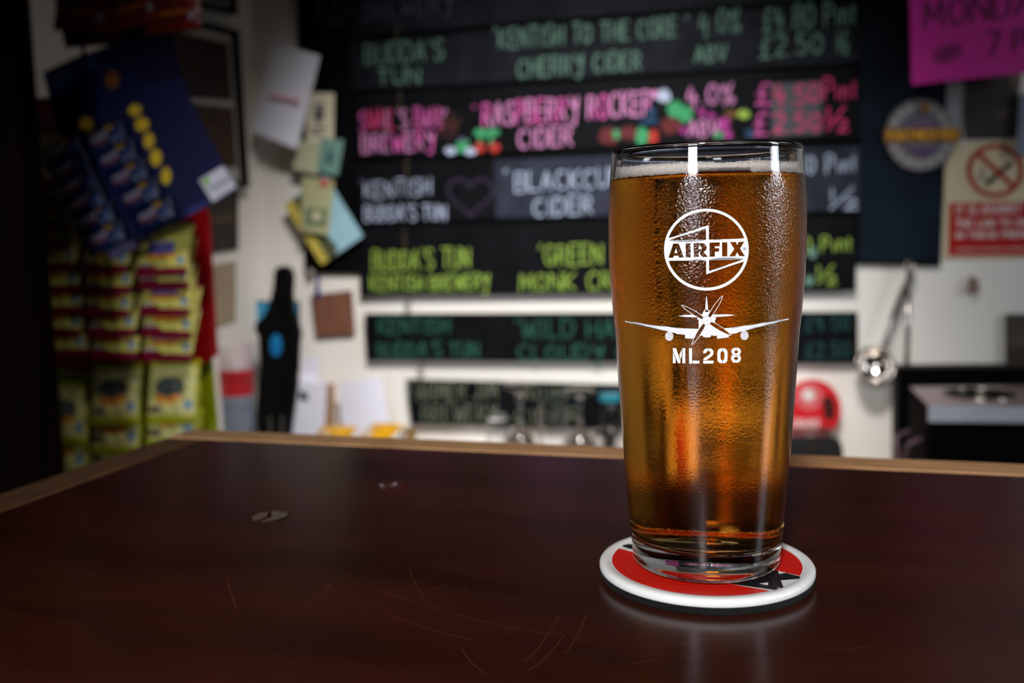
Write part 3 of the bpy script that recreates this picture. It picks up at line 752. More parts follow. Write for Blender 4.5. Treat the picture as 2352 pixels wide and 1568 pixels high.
ribbon(bm, [WALL.local(root, 765 + 33 * math.cos(t * PI / 12), 18 + 38 * math.sin(t * PI / 12), 0.0135) for t in range(25)], 0.007, -(0.0135 - (root.location - WALL.p0).dot(WALL.n))); link_mesh('chalk_ring', bm, CDT, root)
OFF = 0.022
ROWS = [
 ('top', [(808, -70), (1985, -150), (1985, -12), (806, 82)], M_smear2, 'top black drinks board, cut by the picture edge, lilac brewery lettering'),
 ('cherry', [(804, 97), (1975, 5), (1975, 143), (806, 207)], M_smear2, 'black chalk board lettered in grey-green, cherry cider row'),
 ('raspberry', [(812, 218), (1976, 155), (1978, 316), (818, 364)], M_board, 'black chalk board with pink lettering and drawn fruit, raspberry cider row'),
 ('blackcurrant', [(820, 377), (1980, 331), (1982, 485), (828, 511)], M_board, 'black chalk board with bluish white lettering and purple heart, blackcurrant cider row'),
 ('green', [(826, 522), (1966, 497), (1966, 668), (828, 680)], M_board, 'black chalk board with lime green lettering above the uppermost white gap'),
 ('haze', [(837, 720), (1970, 716), (1970, 835), (843, 828)], M_board, 'black chalk board with dark teal lettering hung between two white gaps'),
 ('farmer', [(932, 871), (1700, 890), (1700, 992), (945, 975)], M_board, 'lowest and shortest black chalk board with sage lettering behind the upturned glasses'),
]
B = {}
for nm, q, m, lab in ROWS:
    root = empty('chalk_board', WALL.at(sum(p[0] for p in q) / 4, sum(p[1] for p in q) / 4, 0.016), WALL.yaw)
    tag(root, lab, 'menu board', 'hanging drinks boards'); B[nm] = root
    panel('board', WALL, q, OFF, 0.006, m, root, bevel=0.001)
def wr(nm, text, p0, p1, h, m, wd=0.0058, **k): write(WALL, B[nm], OFF + 0.0006, text, p0, p1, h, m, wd * 0.64, name='chalk_lettering', **k)
def patch(nm, q, m, name='chalk_smear'):
    bm = new(); KEEP.add(id(bm)); r_ = B[nm]
    bm.faces.new([bm.verts.new((x, -(OFF + 0.0003 - (r_.location - WALL.p0).dot(WALL.n)), z)) for x, z in (WALL.local(r_, p[0], p[1], OFF + 0.0003) for p in q)]); return link_mesh(name, bm, m, r_)
wr('top', 'BREWERY', (835, 48), (1040, 25), 42, CL)
wr('cherry', "BUDDA'S", (838, 147), (1018, 138), 46, CG); wr('cherry', 'TUN', (868, 193), (962, 190), 34, CG)
wr('cherry', "'KENTISH TO THE CORE '", (1135, 112), (1580, 80), 44, CG); wr('cherry', 'CHERRY CIDER', (1190, 178), (1472, 158), 42, CG)
wr('cherry', '4.0%', (1607, 80), (1700, 72), 52, CG, 0.005); wr('cherry', 'ABV', (1597, 143), (1668, 138), 36, CG)
wr('cherry', '£4.80 Pint', (1752, 72), (1965, 52), 52, CG, 0.005); wr('cherry', '£2.50 ½', (1745, 132), (1948, 118), 46, CG)
wr('raspberry', "SNAIL'S BANK", (826, 298), (1026, 292), 44, CP, mats=[CP, CR, CPP]); wr('raspberry', 'BREWERY', (832, 350), (998, 342), 40, CP, 0.007, mats=[CP, CPP])
wr('raspberry', "'", (1085, 265), (1095, 265), 22, CP); wr('raspberry', 'RASPBERRY ROCKER', (1110, 290), (1495, 262), 52, CP, 0.0075, mats=[CP, CPP, CPP]); wr('raspberry', 'CIDER', (1192, 338), (1312, 334), 40, CPP, 0.0065)
wr('raspberry', '4.0%', (1578, 243), (1684, 236), 42, CPP, 0.0065); wr('raspberry', 'ABV', (1582, 313), (1650, 312), 36, CPP, 0.0065)
patch('raspberry', [(1772, 192), (1888, 186), (1888, 308), (1772, 314)], mat('slate_grey_label', (54, 58, 66), 0.5, var=0.15, scale=20), 'wiped_patch')
wr('raspberry', '£', (1735, 238), (1772, 238), 46, CP, 0.007); wr('raspberry', '4.50', (1780, 240), (1880, 236), 44, CR, 0.0075); wr('raspberry', 'Pint', (1892, 230), (1966, 222), 46, CR, 0.0065)
wr('raspberry', '£', (1730, 310), (1765, 308), 48, CP, 0.007); wr('raspberry', '2.50', (1778, 305), (1886, 300), 42, CR, 0.007); wr('raspberry', '½', (1893, 300), (1945, 298), 50, CR, 0.0075)
def blob(nm, cx, cy, rx, ry, m, name='chalk_drawing', n=20, jag=0.12):
    bm = new(); KEEP.add(id(bm)); r_ = B[nm]; P = []
    for k in range(n):
        f = 1 + random.uniform(-jag, jag); P.append((cx + rx * f * math.cos(2 * PI * k / n), cy + ry * f * math.sin(2 * PI * k / n)))
    yl = -(OFF + 0.0009 + random.uniform(0, 0.0004) - (r_.location - WALL.p0).dot(WALL.n))
    bm.faces.new([bm.verts.new((x, yl, z)) for x, z in (WALL.local(r_, p[0], p[1], OFF + 0.0009) for p in P)]); link_mesh(name, bm, m, r_)
for a in ((1102, 339, 12, 12, CRD), (1136, 338, 12, 12, CRD), (1104, 305, 16, 10, CGR), (1130, 304, 17, 9, CGR), (1103, 322, 4, 10, CGR), (1127, 322, 4, 10, CGR),
          (1063, 335, 15, 18, CGR), (1035, 346, 14, 9, CW), (1080, 348, 13, 9, CW), (1062, 320, 12, 5, CL),
          (1400, 312, 24, 20, CM), (1443, 305, 20, 16, CM), (1416, 308, 10, 11, CGR), (1475, 312, 15, 22, CGR), (1501, 314, 11, 18, CRD), (1540, 288, 25, 20, CM),
          (1523, 220, 17, 15, CW), (1550, 250, 19, 19, CGR), (1574, 262, 17, 20, CGR), (1497, 257, 9, 12, CBL), (1490, 278, 22, 6, CBL), (1612, 258, 9, 8, CMG), (1634, 266, 9, 8, CMG), (1662, 285, 13, 15, CMG), (1672, 310, 10, 11, CMG), (1570, 300, 8, 7, CMG),
          (1680, 262, 15, 10, CGO), (1708, 262, 14, 10, CY), (1651, 310, 12, 9, CGR), (1722, 306, 10, 11, CBL), (1505, 215, 8, 8, CPP)):
    blob('raspberry', *a)
for a, b in (((1000, 258), (1045, 300)), ((1040, 262), (1012, 312)), ((1055, 275), (1030, 318)), ((1005, 285), (1040, 280))):
    bm = new(); KEEP.add(id(bm)); r_ = B['raspberry']; ribbon(bm, [WALL.local(r_, *a, OFF + .001), WALL.local(r_, *b, OFF + .001)], 0.008, -(OFF + .001 - (r_.location - WALL.p0).dot(WALL.n))); link_mesh('chalk_drawing', bm, mat('chalk_dark_brown', (60, 22, 18), 0.8), r_)
patch('blackcurrant', [(1135, 368), (1976, 336), (1977, 482), (1140, 500)], M_smear)
patch('blackcurrant', [(1860, 362), (1976, 357), (1977, 480), (1866, 484)], mat('slate_blue_grey', (88, 100, 114), 0.5, var=0.1), 'wiped_patch')
wr('blackcurrant', 'KENTISH', (838, 456), (988, 446), 36, CW, 0.005); wr('blackcurrant', "BUDDA'S TUN", (838, 508), (1024, 504), 34, CW, 0.0055)
wr('blackcurrant', "'", (1156, 415), (1168, 415), 24, CW, 0.007); wr('blackcurrant', 'BLACKCURRANT', (1184, 440), (1560, 420), 42, CW); wr('blackcurrant', 'CIDER', (1226, 498), (1360, 490), 40, CW)
wr('blackcurrant', '£4.50 Pint', (1760, 404), (1966, 392), 40, CW); wr('blackcurrant', '½', (1900, 478), (1968, 474), 44, CW)
blob('blackcurrant', 832, 416, 8, 8, CPU); blob('blackcurrant', 1390, 462, 8, 10, CPU)
bm = new(); KEEP.add(id(bm)); r_ = B['blackcurrant']; hp = []
for k in range(41):
    t = 2 * PI * k / 40; hp.append((1080 + 52 / 16 * 16 * math.sin(t) ** 3, 448 - 46 / 15 * (13 * math.cos(t) - 5 * math.cos(2 * t) - 2 * math.cos(3 * t) - math.cos(4 * t))))
ribbon(bm, [WALL.local(r_, p[0], p[1], OFF + .001) for p in hp], 0.005, -(OFF + .001 - (r_.location - WALL.p0).dot(WALL.n))); link_mesh('chalk_heart', bm, CPU, r_)
wr('green', "BUDDA'S TUN", (855, 622), (1078, 614), 44, CY); wr('green', 'KENTISH BREWERY', (852, 668), (1122, 664), 34, CY)
wr('green', "'GREEN", (1238, 610), (1382, 604), 44, CY); wr('green', 'MONK CRISP', (1194, 668), (1480, 662), 38, CY)
wr('green', '£4.50 Pint', (1750, 584), (1955, 574), 36, CY); wr('green', '½', (1872, 652), (1922, 650), 42, CY); blob('green', 1858, 645, 10, 12, CG); blob('green', 1866, 580, 10, 14, CG)
wr('haze', 'KENTISH', (870, 766), (1030, 764), 34, CT_); wr('haze', "BUDDA'S TUN", (868, 822), (1098, 820), 34, CT_)
wr('haze', "'WILD HAZE", (1182, 776), (1480, 776), 42, CT_); wr('haze', 'CLOUDY CIDER', (1190, 828), (1560, 826), 34, CT_); wr('haze', '£4.50', (1850, 758), (1950, 756), 34, CDK); wr('haze', '£2.50', (1850, 822), (1950, 820), 34, CDK)
wr('farmer', 'FARMER JIM', (938, 922), (1140, 914), 42, CF, 0.0040); wr('farmer', 'BREWERY', (970, 974), (1142, 970), 42, CF, 0.0040); wr('farmer', 'CIDER', (1182, 976), (1330, 972), 34, CF, 0.0040); wr('farmer', 'MIIIH', (1190, 918), (1300, 918), 28, CF, 0.0040); wr('farmer', 'ABV', (1390, 982), (1470, 980), 38, CF, 0.0040)
# hooks that link the boards
M_hook = mat('brass_hook', (110, 96, 80), 0.35, 1.0, var=0.2)
def hook(px, py, lab, s=1.0):
    loc = WALL.at(px, py, 0.026); bm = new()
    pts = [(0.006 * s * math.cos(a), 0, 0.009 + 0.006 * s * math.sin(a)) for a in [PI * (0.5 - 1.5 * k / 10) for k in range(11)]]
    pts2 = [(0.006 * s * math.cos(a), 0, -0.005 + 0.006 * s * math.sin(a)) for a in [PI * (0.5 + 1.5 * k / 10 - 1.0 + 1.0) for k in range(11)]]
    tube(bm, [(0, 0.006, 0.016)] + pts, 0.0013 * s, 6); tube(bm, pts2 + [(0, 0.006, -0.014)], 0.0013 * s, 6); tube(bm, [(0, 0, 0.003), (0, 0, 0.001), (0, 0, 0)], 0.0013 * s, 6)
    tube(bm, [(0, 0, 0.014), (0, 0, 0.026)], 0.0012, 6); tube(bm, [(0, 0, -0.011), (0, 0, -0.024)], 0.0012, 6)
    o = link_mesh('board_hook', bm, M_hook, None, True, loc, (0, 0, WALL.yaw)); tag(o, lab, 'hook', 'metal hooks linking the boards')
hook(936, 700, 'small metal hook in the white gap above the dark teal lettered board', 1.3); hook(966, 850, 'small metal hook above the lowest chalk board', 1.3)
hook(912, 76, 'small brass hook above the cherry cider board', 0.8); hook(918, 228, 'small brass hook above the raspberry cider board', 0.8); hook(934, 385, 'small brass hook above the word on the blackcurrant board', 0.8); hook(930, 548, 'small brass hook above the lime lettered board', 0.8)

# ------------------------------------------------------------------ papers and notes on the wall
def sheet(name, pts, off, m, lab, cat, plane=WALL, curl=0.0, th=0.0008, group=None):
    """a sheet of paper: 4 pixel corners, gently curled"""
    c = [plane.at(p[0], p[1], off) for p in pts]; base = sum(c, Vector()) / 4; bm = new(); N = 10
    rows = []
    for j in range(N + 1):
        row = []
        for i in range(N + 1):
            u, v = i / N, j / N
            p = (c[0] * (1 - u) + c[1] * u) * (1 - v) + (c[3] * (1 - u) + c[2] * u) * v - base
            y = -p.dot(plane.n) - curl * (math.sin(u * PI * 0.9) * 0.6 + (v ** 2) * 0.6)
            row.append((p.dot(plane.d), y, p.z))
        rows.append(row)
    F = [[bm.verts.new(q) for q in r] for r in rows]; K = [[bm.verts.new((q[0], q[1] + th, q[2])) for q in r] for r in rows]
    for j in range(N):
        for i in range(N):
            bm.faces.new((F[j][i], F[j][i + 1], F[j + 1][i + 1], F[j + 1][i])); bm.faces.new((K[j][i], K[j + 1][i], K[j + 1][i + 1], K[j][i + 1]))
    for i in range(N):
        bm.faces.new((F[0][i], K[0][i], K[0][i + 1], F[0][i + 1])); bm.faces.new((F[N][i], F[N][i + 1], K[N][i + 1], K[N][i]))
        bm.faces.new((F[i][0], F[i + 1][0], K[i + 1][0], K[i][0])); bm.faces.new((F[i][N], K[i][N], K[i + 1][N], F[i + 1][N]))
    root = empty(name, base, plane.yaw); tag(root, lab, cat, group)
    link_mesh('sheet', bm, m, root, smooth=False)
    return root
def printed(root, plane, off, polys, m, name='print', yoff=0.0):
    bm = new(); KEEP.add(id(bm))
    for P in polys:
        yl = -(off - (root.location - plane.p0).dot(plane.n)) - yoff
        bm.faces.new([bm.verts.new((x, yl, z)) for x, z in (plane.local(root, p[0], p[1], off) for p in P)])
    return link_mesh(name, bm, m, root)
r = sheet('paper_note', [(628, 98), (736, 128), (686, 342), (582, 302)], 0.070, M_white, 'large tilted white paper sheet pinned at the left edge of the black board', 'paper', curl=0.012)
printed(r, WALL, 0.090, [[(618, 212), (690, 228), (689, 236), (617, 220)]], mat('faint_red_ink', (226, 168, 184), 0.8), 'printed_line')
r = sheet('paper_note', [(705, 213), (768, 214), (766, 332), (704, 330)], 0.035, M_cream, 'small white note with dark printing below the large tilted sheet', 'paper', curl=0.002)
M_ink = mat('grey_ink', (80, 80, 90), 0.8, var=0.4, scale=200)
printed(r, WALL, 0.0395, [[(722, 240), (745, 240), (745, 246), (722, 246)], [(722, 252), (743, 250), (745, 262), (736, 282), (724, 280)], [(712, 292), (752, 292), (752, 296), (712, 296)], [(712, 305), (745, 305), (745, 309), (712, 309)]], M_ink)
r = sheet('paper_note', [(682, 322), (742, 326), (733, 402), (672, 388)], 0.042, mat('pale_green_note', (176, 180, 150), 0.7, var=0.15, scale=120), 'pale green and brown banknote pinned left of the teal banknote', 'banknote', curl=0.002)
r = sheet('paper_note', [(738, 316), (790, 322), (776, 404), (728, 392)], 0.046, mat('teal_note', (110, 150, 138), 0.7, var=0.2, scale=150), 'teal banknote pinned on the edge of the black board', 'banknote', curl=0.002)
printed(r, WALL, 0.0505, [[(752, 345), (768, 347), (764, 378), (748, 374)]], mat('teal_ink', (60, 96, 100), 0.8), 'printed_portrait')
r = sheet('postcard', [(748, 402), (834, 542), (738, 608), (652, 470)], 0.040, mat('sky_print', (150, 192, 208), 0.5, var=0.05), 'tilted landscape postcard with blue sky and yellow field', 'postcard', curl=0.001)
printed(r, WALL, 0.0425, [[(652, 470), (672, 458), (755, 597), (738, 608)]], mat('yellow_field', (190, 172, 74), 0.6, var=0.1), 'printed_field')
printed(r, WALL, 0.0426, [[(672, 458), (690, 446), (740, 530), (775, 566), (772, 586), (755, 597)]], mat('green_trees', (74, 78, 50), 0.7, var=0.4, scale=60), 'printed_trees')
r = sheet('banknote', [(694, 404), (768, 414), (756, 540), (692, 530)], 0.056, mat('green_note', (168, 168, 128), 0.7, var=0.12, scale=90), 'upright green banknote overlapping the landscape postcard', 'banknote', curl=0.002)
printed(r, WALL, 0.0605, [[(702, 475), (752, 480), (748, 520), (700, 515)]], mat('green_ink', (104, 124, 92), 0.8, var=0.3, scale=150), 'printed_panel'); printed(r, WALL, 0.0610, [[(735, 410), (755, 412), (754, 428), (736, 427)]], mat('red_ink', (190, 92, 80), 0.8), 'printed_seal'); printed(r, WALL, 0.0610, [[(720, 485), (737, 487), (735, 506), (718, 504)]], mat('pale_ink', (200, 190, 160), 0.8), 'printed_portrait')
# beer mat hanging by a blue tie
r = empty('beer_mat', WALL.at(765, 721, 0.006), WALL.yaw); tag(r, 'square brown wooden mat hung under the black board by a blue tie', 'beer mat')
panel('wooden_square', WALL, [(714, 677), (806, 667), (814, 768), (725, 774)], 0.014, 0.008, wood_mat('mat_wood', (92, 56, 42), (124, 80, 60), 0.6, 14, (8, 1, 1), bump=0.3), r, bevel=0.001)
bm = new(); tube(bm, [tuple(WALL.at(732, 636, 0.02) - r.location), tuple(WALL.at(729, 655, 0.022) - r.location), tuple(WALL.at(733, 684, 0.018) - r.location)], 0.005, 8)
o = link_mesh('blue_tie', bm, mat('blue_tie', (24, 52, 122), 0.6), r); o.matrix_parent_inverse = Matrix.Rotation(-WALL.yaw, 4, 'Z')
bm = new(); bmesh.ops.create_uvsphere(bm, u_segments=12, v_segments=8, radius=0.009); o = link_mesh('map_pin', bm, mat('pin_silver', (160, 150, 140), 0.4, 0.6), None, True, WALL.at(714, 625, 0.022)); tag(o, 'small silvery pin at the lower left corner of the black board', 'pin')

# pink poster, posters and sign on the right
M_mag = mat('magenta_card', (196, 18, 142), 0.6, var=0.05)
r = sheet('pink_notice', [(2088, -60), (2420, -110), (2420, 160), (2094, 195)], 0.10, M_mag, 'bright magenta handwritten notice at the top right corner of the picture', 'notice', curl=0.0)
M_mk = mat('marker_ink', (86, 6, 60), 0.7)
write(WALL, r, 0.1015, 'MONDAY', (2125, 62), (2420, 28), 58, M_mk, 0.0055, name='lettering', jit=0.1); write(WALL, r, 0.1015, '@', (2150, 148), (2204, 136), 34, M_mk, 0.0055, name='lettering'); write(WALL, r, 0.1015, '7 PM', (2270, 125), (2400, 110), 46, M_mk, 0.0055, name='lettering')
r = panel('poster_strip', WALL, [(2172, 180), (2216, 180), (2214, 298), (2176, 290)], 0.006, 0.002, mat('grey_card', (140, 140, 142), 0.6)); tag(r, 'narrow grey card beside the round badge under the pink notice', 'card')
root = empty('dark_poster', WALL.at(2280, 250, 0.006), WALL.yaw); tag(root, 'dark brown poster under the pink notice', 'poster')
panel('poster', WALL, [(2220, 172), (2344, 160), (2338, 318), (2216, 320)], 0.012, 0.006, mat('dark_poster_print', (30, 22, 20), 0.5, var=0.7, scale=18), root)
panel('beige_corner', WALL, [(2315, 168), (2346, 164), (2344, 202), (2325, 204)], 0.013, 0.001, mat('beige_print', (90, 76, 64), 0.6), root)
panel('printed_streak', WALL, [(2285, 262), (2336, 240), (2336, 252), (2290, 274)], 0.013, 0.001, mat('brown_print', (64, 48, 38), 0.6), root)
r = panel('blue_grey_paper', WALL, [(2344, 215), (2400, 210), (2400, 352), (2334, 356)], 0.03, 0.002, mat('bluegrey_paper', (108, 116, 132), 0.7)); tag(r, 'blue grey paper cut by the right edge of the picture', 'paper')

sign = empty('no_smoking_sign', WALL.at(2270, 460, 0.0), WALL.yaw); tag(sign, 'cream and red no smoking sign on the wall', 'sign')
panel('sign_plate', WALL, [(2194, 331), (2330, 320), (2440, 316), (2440, 592), (2166, 594), (2170, 380)], 0.006, 0.006, mat('sign_cream', (206, 190, 158), 0.3, var=0.03), sign)
panel('red_panel', WALL, [(2180, 466), (2440, 462), (2440, 586), (2178, 588)], 0.0068, 0.001, mat('sign_red', (168, 18, 14), 0.3, var=0.05), sign)
M_sr = mat('sign_ring_red', (160, 24, 16), 0.3)
def flat_px(name, plane, root, ops, off, m):
    vo, fs = flat_shape(ops); bm = new(); KEEP.add(id(bm))
    yl = -(off - (root.location - plane.p0).dot(plane.n)); mp = {}
    for f in fs:
        vs = []
        for i in f:
            if i not in mp:
                x, z = plane.local(root, vo[i].x, vo[i].y, off); mp[i] = bm.verts.new((x, yl, z))
            vs.append(mp[i])
        bm.faces.new(vs)
    bmesh.ops.recalc_face_normals(bm, faces=bm.faces[:])
    return link_mesh(name, bm, m, root)
def bar2(a, b, w):
    dx, dy = b[0] - a[0], b[1] - a[1]; l = math.hypot(dx, dy); nx, ny = -dy / l * w / 2, dx / l * w / 2
    return [(a[0] + nx, a[1] + ny), (b[0] + nx, b[1] + ny), (b[0] - nx, b[1] - ny), (a[0] - nx, a[1] - ny)]
flat_px('cigarette', WALL, sign, [('+', bar2((2264, 424), (2326, 372), 12))], 0.0070, mat('sign_black', (28, 26, 24), 0.4))
flat_px('smoke_line', WALL, sign, [('+', bar2((2254, 415), (2262, 398), 4)), ('+', bar2((2262, 398), (2256, 382), 4)), ('+', bar2((2246, 412), (2252, 392), 4))], 0.0070, mat('sign_grey', (110, 104, 92), 0.4))
flat_px('prohibition_ring', WALL, sign, [('+', ell(2286, 392, 66, 62, 60)), ('-', ell(2286, 392, 54, 51, 60)), ('+', bar2((2249, 354), (2330, 430), 11))], 0.0074, M_sr)
M_sw = mat('sign_white', (226, 214, 208), 0.3)
for t, a, b, h in (('IT IS AGAINST', (2196, 492), (2345, 488), 19), ('THE LAW TO SMOKE', (2196, 522), (2400, 518), 17), ('IN THESE PREMISES', (2196, 547), (2400, 543), 13), ('IIHIIIIHIIIIHIIII', (2196, 578), (2380, 575), 9)):
    write(WALL, sign, 0.0075, t, a, b, h, M_sw, 0.0028 if h > 10 else 0.0016, jit=0.0)

# round badge (pump clip) by the boards
badge = empty('pump_clip', WALL.at(2115, 310, 0.016), WALL.yaw); tag(badge, 'round grey and purple pump clip with a gold lettered band', 'pump clip')
panel('disc', WALL, ell(2114, 310, 80, 82, 56), 0.026, 0.010, mat('clip_grey', (112, 108, 112), 0.35, var=0.1, scale=60), badge, bevel=0.001)
flat_px('purple_ring', WALL, badge, [('+', ell(2116, 311, 48, 49, 40)), ('-', ell(2116, 311, 42, 43, 40))], 0.0265, mat('clip_purple', (70, 60, 92), 0.4))
flat_px('dome_print', WALL, badge, [('+', ell(2116, 300, 36, 26, 30))], 0.0266, mat('clip_mauve', (104, 84, 108), 0.4)); flat_px('lower_print', WALL, badge, [('+', [(2078, 338)] + [(2116 - 38 * math.cos(PI * k / 12), 338 + 18 * math.sin(PI * k / 12)) for k in range(1, 12)] + [(2154, 338)])], 0.0267, mat('clip_violet', (78, 62, 96), 0.4))
panel('gold_band', WALL, [(2030, 296), (2206, 293), (2208, 326), (2031, 328)], 0.030, 0.006, mat('clip_gold', (112, 74, 40), 0.35, var=0.15, scale=100), badge, bevel=0.0008)
write(WALL, badge, 0.0306, 'PARTMEISTER', (2040, 321), (2198, 318), 20, mat('clip_gold_letters', (218, 160, 40), 0.35), 0.0036, jit=0)
panel('gold_crest', WALL, [(2116, 238), (2134, 238), (2134, 254), (2126, 260), (2116, 254)], 0.0275, 0.001, mat('clip_gold2', (150, 98, 36), 0.35), badge)
M_cl = mat('clip_letter_grey', (168, 166, 160), 0.4)
bm = new(); KEEP.add(id(bm))
for k in range(26):
    for a in ((200 + k * 5.6), ):
        a = math.radians(a); x, y = 2115 + 66 * math.cos(a), 310 + 66 * math.sin(a)
        if abs(y - 310) < 22: continue
    for sgn in (-1, 1):
        a = math.radians(-160 + k * 5.6 if sgn < 0 else 20 + k * 5.6)
        if k % 4 == 3: continue
        p0 = (2115 + 59 * math.cos(a), 311 + 60 * math.sin(a)); p1 = (2115 + 72 * math.cos(a), 311 + 73 * math.sin(a))
        ribbon(bm, [WALL.local(badge, *p0, 0.0266), WALL.local(badge, *p1, 0.0266)], 0.0034, -(0.0266 - (badge.location - WALL.p0).dot(WALL.n)))
link_mesh('ring_lettering', bm, M_cl, badge)
# brown mark
r = panel('wooden_peg', WALL, [(2232, 634), (2248, 640), (2252, 668), (2240, 676), (2224, 672)], 0.02, 0.02, mat('peg_brown', (128, 104, 90), 0.6), bevel=0.002); tag(r, 'small brown wooden peg on the pale wall under the no smoking sign', 'peg')
r = empty('wall_picture', WALL.at(2330, 780, 0.0), WALL.yaw); tag(r, 'dark brown picture at the right edge above the warmer', 'picture')
panel('picture_panel', WALL, [(2314, 722), (2440, 722), (2440, 842), (2314, 838)], 0.02, 0.02, mat('brown_board', (62, 54, 44), 0.6, var=0.3, scale=20), r, bevel=0.002); panel('picture_band', WALL, [(2320, 800), (2440, 800), (2440, 838), (2320, 836)], 0.021, 0.001, mat('brown_band', (44, 30, 20), 0.6), r)

# ------------------------------------------------------------------ left wall: frames and posters
M_fr = mat('black_frame', (12, 11, 11), 0.35); M_mt = mat('picture_mount', (176, 172, 168), 0.8, var=0.04)
M_sep = mat('sepia_print', (64, 46, 32), 0.7, var=0.55, scale=26); M_sep2 = mat('sepia_print_dark', (44, 30, 24), 0.7, var=0.5, scale=22)
def framed(q, inner, pics, lab, off=0.03):
    cx, cy = sum(p[0] for p in q) / 4, sum(p[1] for p in q) / 4
    root = empty('picture_frame', LW.at(cx, cy, 0.002), LW.yaw); tag(root, lab, 'picture', 'framed prints on the left wall')
    flat = [('+', q), ('-', inner)]
    vo, fs = flat_shape(flat); bm = new(); mp = {}
    for f in fs:
        vs = []
        for i in f:
            if i not in mp:
                x, z = LW.local(root, vo[i].x, vo[i].y, off); mp[i] = bm.verts.new((x, -off, z))
            vs.append(mp[i])
        bm.faces.new(vs)
    bmesh.ops.recalc_face_normals(bm, faces=bm.faces[:])
    e = bmesh.ops.extrude_face_region(bm, geom=bm.faces[:]); bmesh.ops.translate(bm, verts=[g for g in e['geom'] if isinstance(g, bmesh.types.BMVert)], vec=(0, off - 0.003, 0))
    link_mesh('frame', bm, M_fr, root)
    panel('mount', LW, inner, off - 0.010, 0.006, M_mt, root)
    for p, m in pics: panel('print', LW, p, off - 0.008, 0.0015, m, root)
framed([(360, 24), (549, 70), (572, 430), (380, 418)], [(372, 42), (537, 82), (559, 418), (392, 408)], [([(395, 70), (524, 100), (534, 232), (404, 222)], M_sep2), ([(410, 234), (535, 246), (545, 384), (420, 376)], M_sep)], 'black framed double print with pale mount on the left wall')
framed([(360, -160), (535, -120), (546, 34), (372, -6)], [(372, -150), (525, -108), (535, 20), (382, -20)], [([(390, -140), (514, -100), (520, 5), (398, -30)], M_sep2)], 'black framed print above the double print, only its lower edge in view')
r = empty('dark_print', LW.at(515, 510, 0.002), LW.yaw); tag(r, 'dark unframed print on the left wall beneath the framed double print', 'picture')
panel('sheet', LW, [(470, 440), (548, 434), (548, 572), (474, 584)], 0.006, 0.004, mat('dark_print', (52, 46, 42), 0.6, var=0.3, scale=30), r); panel('printed_band', LW, [(474, 496), (546, 490), (546, 508), (476, 515)], 0.0066, 0.0006, mat('dark_print_band', (84, 66, 48), 0.6), r)
r = panel('beige_poster', LW, [(470, 612), (542, 600), (542, 736), (470, 762)], 0.004, 0.003, mat('beige_poster', (158, 140, 118), 0.7, var=0.12, scale=14)); tag(r, 'faded beige poster low on the left wall beside the hanging snack cards', 'poster')

# ------------------------------------------------------------------ hanging snack cards
d1 = ray(300, 600); P1 = EYE + d1 * (1.66 / d1.y)
CARD = Plane((P1.x, P1.y, 0), WD)
MPX = 1.70 / FPX
M_redcard = mat('card_red', (150, 8, 12), 0.4, var=0.1); M_ylcard = mat('card_lime', (140, 150, 0), 0.5, var=0.08); M_navy = mat('card_navy', (8, 13, 58), 0.35, var=0.15, scale=8)
PM = [mat('foil_maroon', (116, 6, 38), 0.32, var=0.15, scale=60), mat('foil_yellow', (206, 196, 96), 0.35, var=0.08, scale=60), mat('foil_orange', (226, 138, 16), 0.35), mat('foil_blue', (110, 146, 180), 0.35), mat('foil_label', (170, 164, 170), 0.35), mat('foil_violet', (96, 90, 150), 0.35)]
PY = [mat('foil_lime', (168, 168, 10), 0.35, var=0.1, scale=60), mat('foil_pale', (218, 208, 130), 0.35, var=0.06, scale=60), PM[2], PM[3], mat('foil_dark_label', (96, 60, 70), 0.35), mat('foil_slate', (84, 88, 84), 0.4, var=0.5, scale=160)]
PB = [mat('foil_navy', (6, 24, 66), 0.3, var=0.2, scale=60), mat('foil_white', (116, 108, 124), 0.35), mat('foil_red', (88, 34, 42), 0.35), mat('foil_gold', (150, 112, 20), 0.35), mat('foil_lightblue', (22, 46, 96), 0.35), mat('foil_black', (6, 8, 20), 0.4)]
def des_red(u, v):
    wv = 0.03 * math.sin(u * 6 + 0.5)
    if v < 0.15 + wv or v > 0.92 or u < 0.02 or u > 0.985: return 0
    if 0.04 < u < 0.28 and 0.18 < v < 0.25: return 4
    if (u - 0.87) ** 2 + (v - 0.25) ** 2 < 0.005: return 3
    if 0.12 < u < 0.80 and 0.27 + abs(u - 0.45) * 0.12 < v < 0.35 + abs(u - 0.45) * 0.10: return 2
    if 0.2 < u < 0.75 and 0.36 + abs(u - 0.45) * 0.1 < v < 0.60: return 5
    return 1
def des_lime(u, v):
    if v < 0.14 or v > 0.93 or u < 0.03 or u > 0.97: return 0
    if u * 0.8 + v > 1.6 or (v - u) > 0.84: return 0
    if 0.04 < u < 0.30 and 0.17 < v < 0.28: return 4
    if (u - 0.84) ** 2 + (v - 0.30) ** 2 < 0.007: return 3
    if 0.2 < u < 0.72 and 0.30 + abs(u - 0.46) * 0.30 < v < 0.41 + abs(u - 0.46) * 0.22: return 2
    if 0.18 < u < 0.76 and 0.41 + abs(u - 0.46) * 0.2 < v < 0.74: return 5 if (u - 0.47) ** 2 / 0.08 + (v - 0.56) ** 2 / 0.035 < 1.0 else 1
    return 1
def des_blue(u, v):
    if 0.16 < u < 0.64 and 0.30 < v < 0.70: return 1 if (v > 0.42 and u > 0.2) else 2
    if (u - 0.72) ** 2 / 1.2 + (v - 0.78) ** 2 < 0.012: return 3
    if (u - 0.85) ** 2 + (v - 0.42) ** 2 < 0.012: return 4
    if v > 0.86: return 5
    return 0
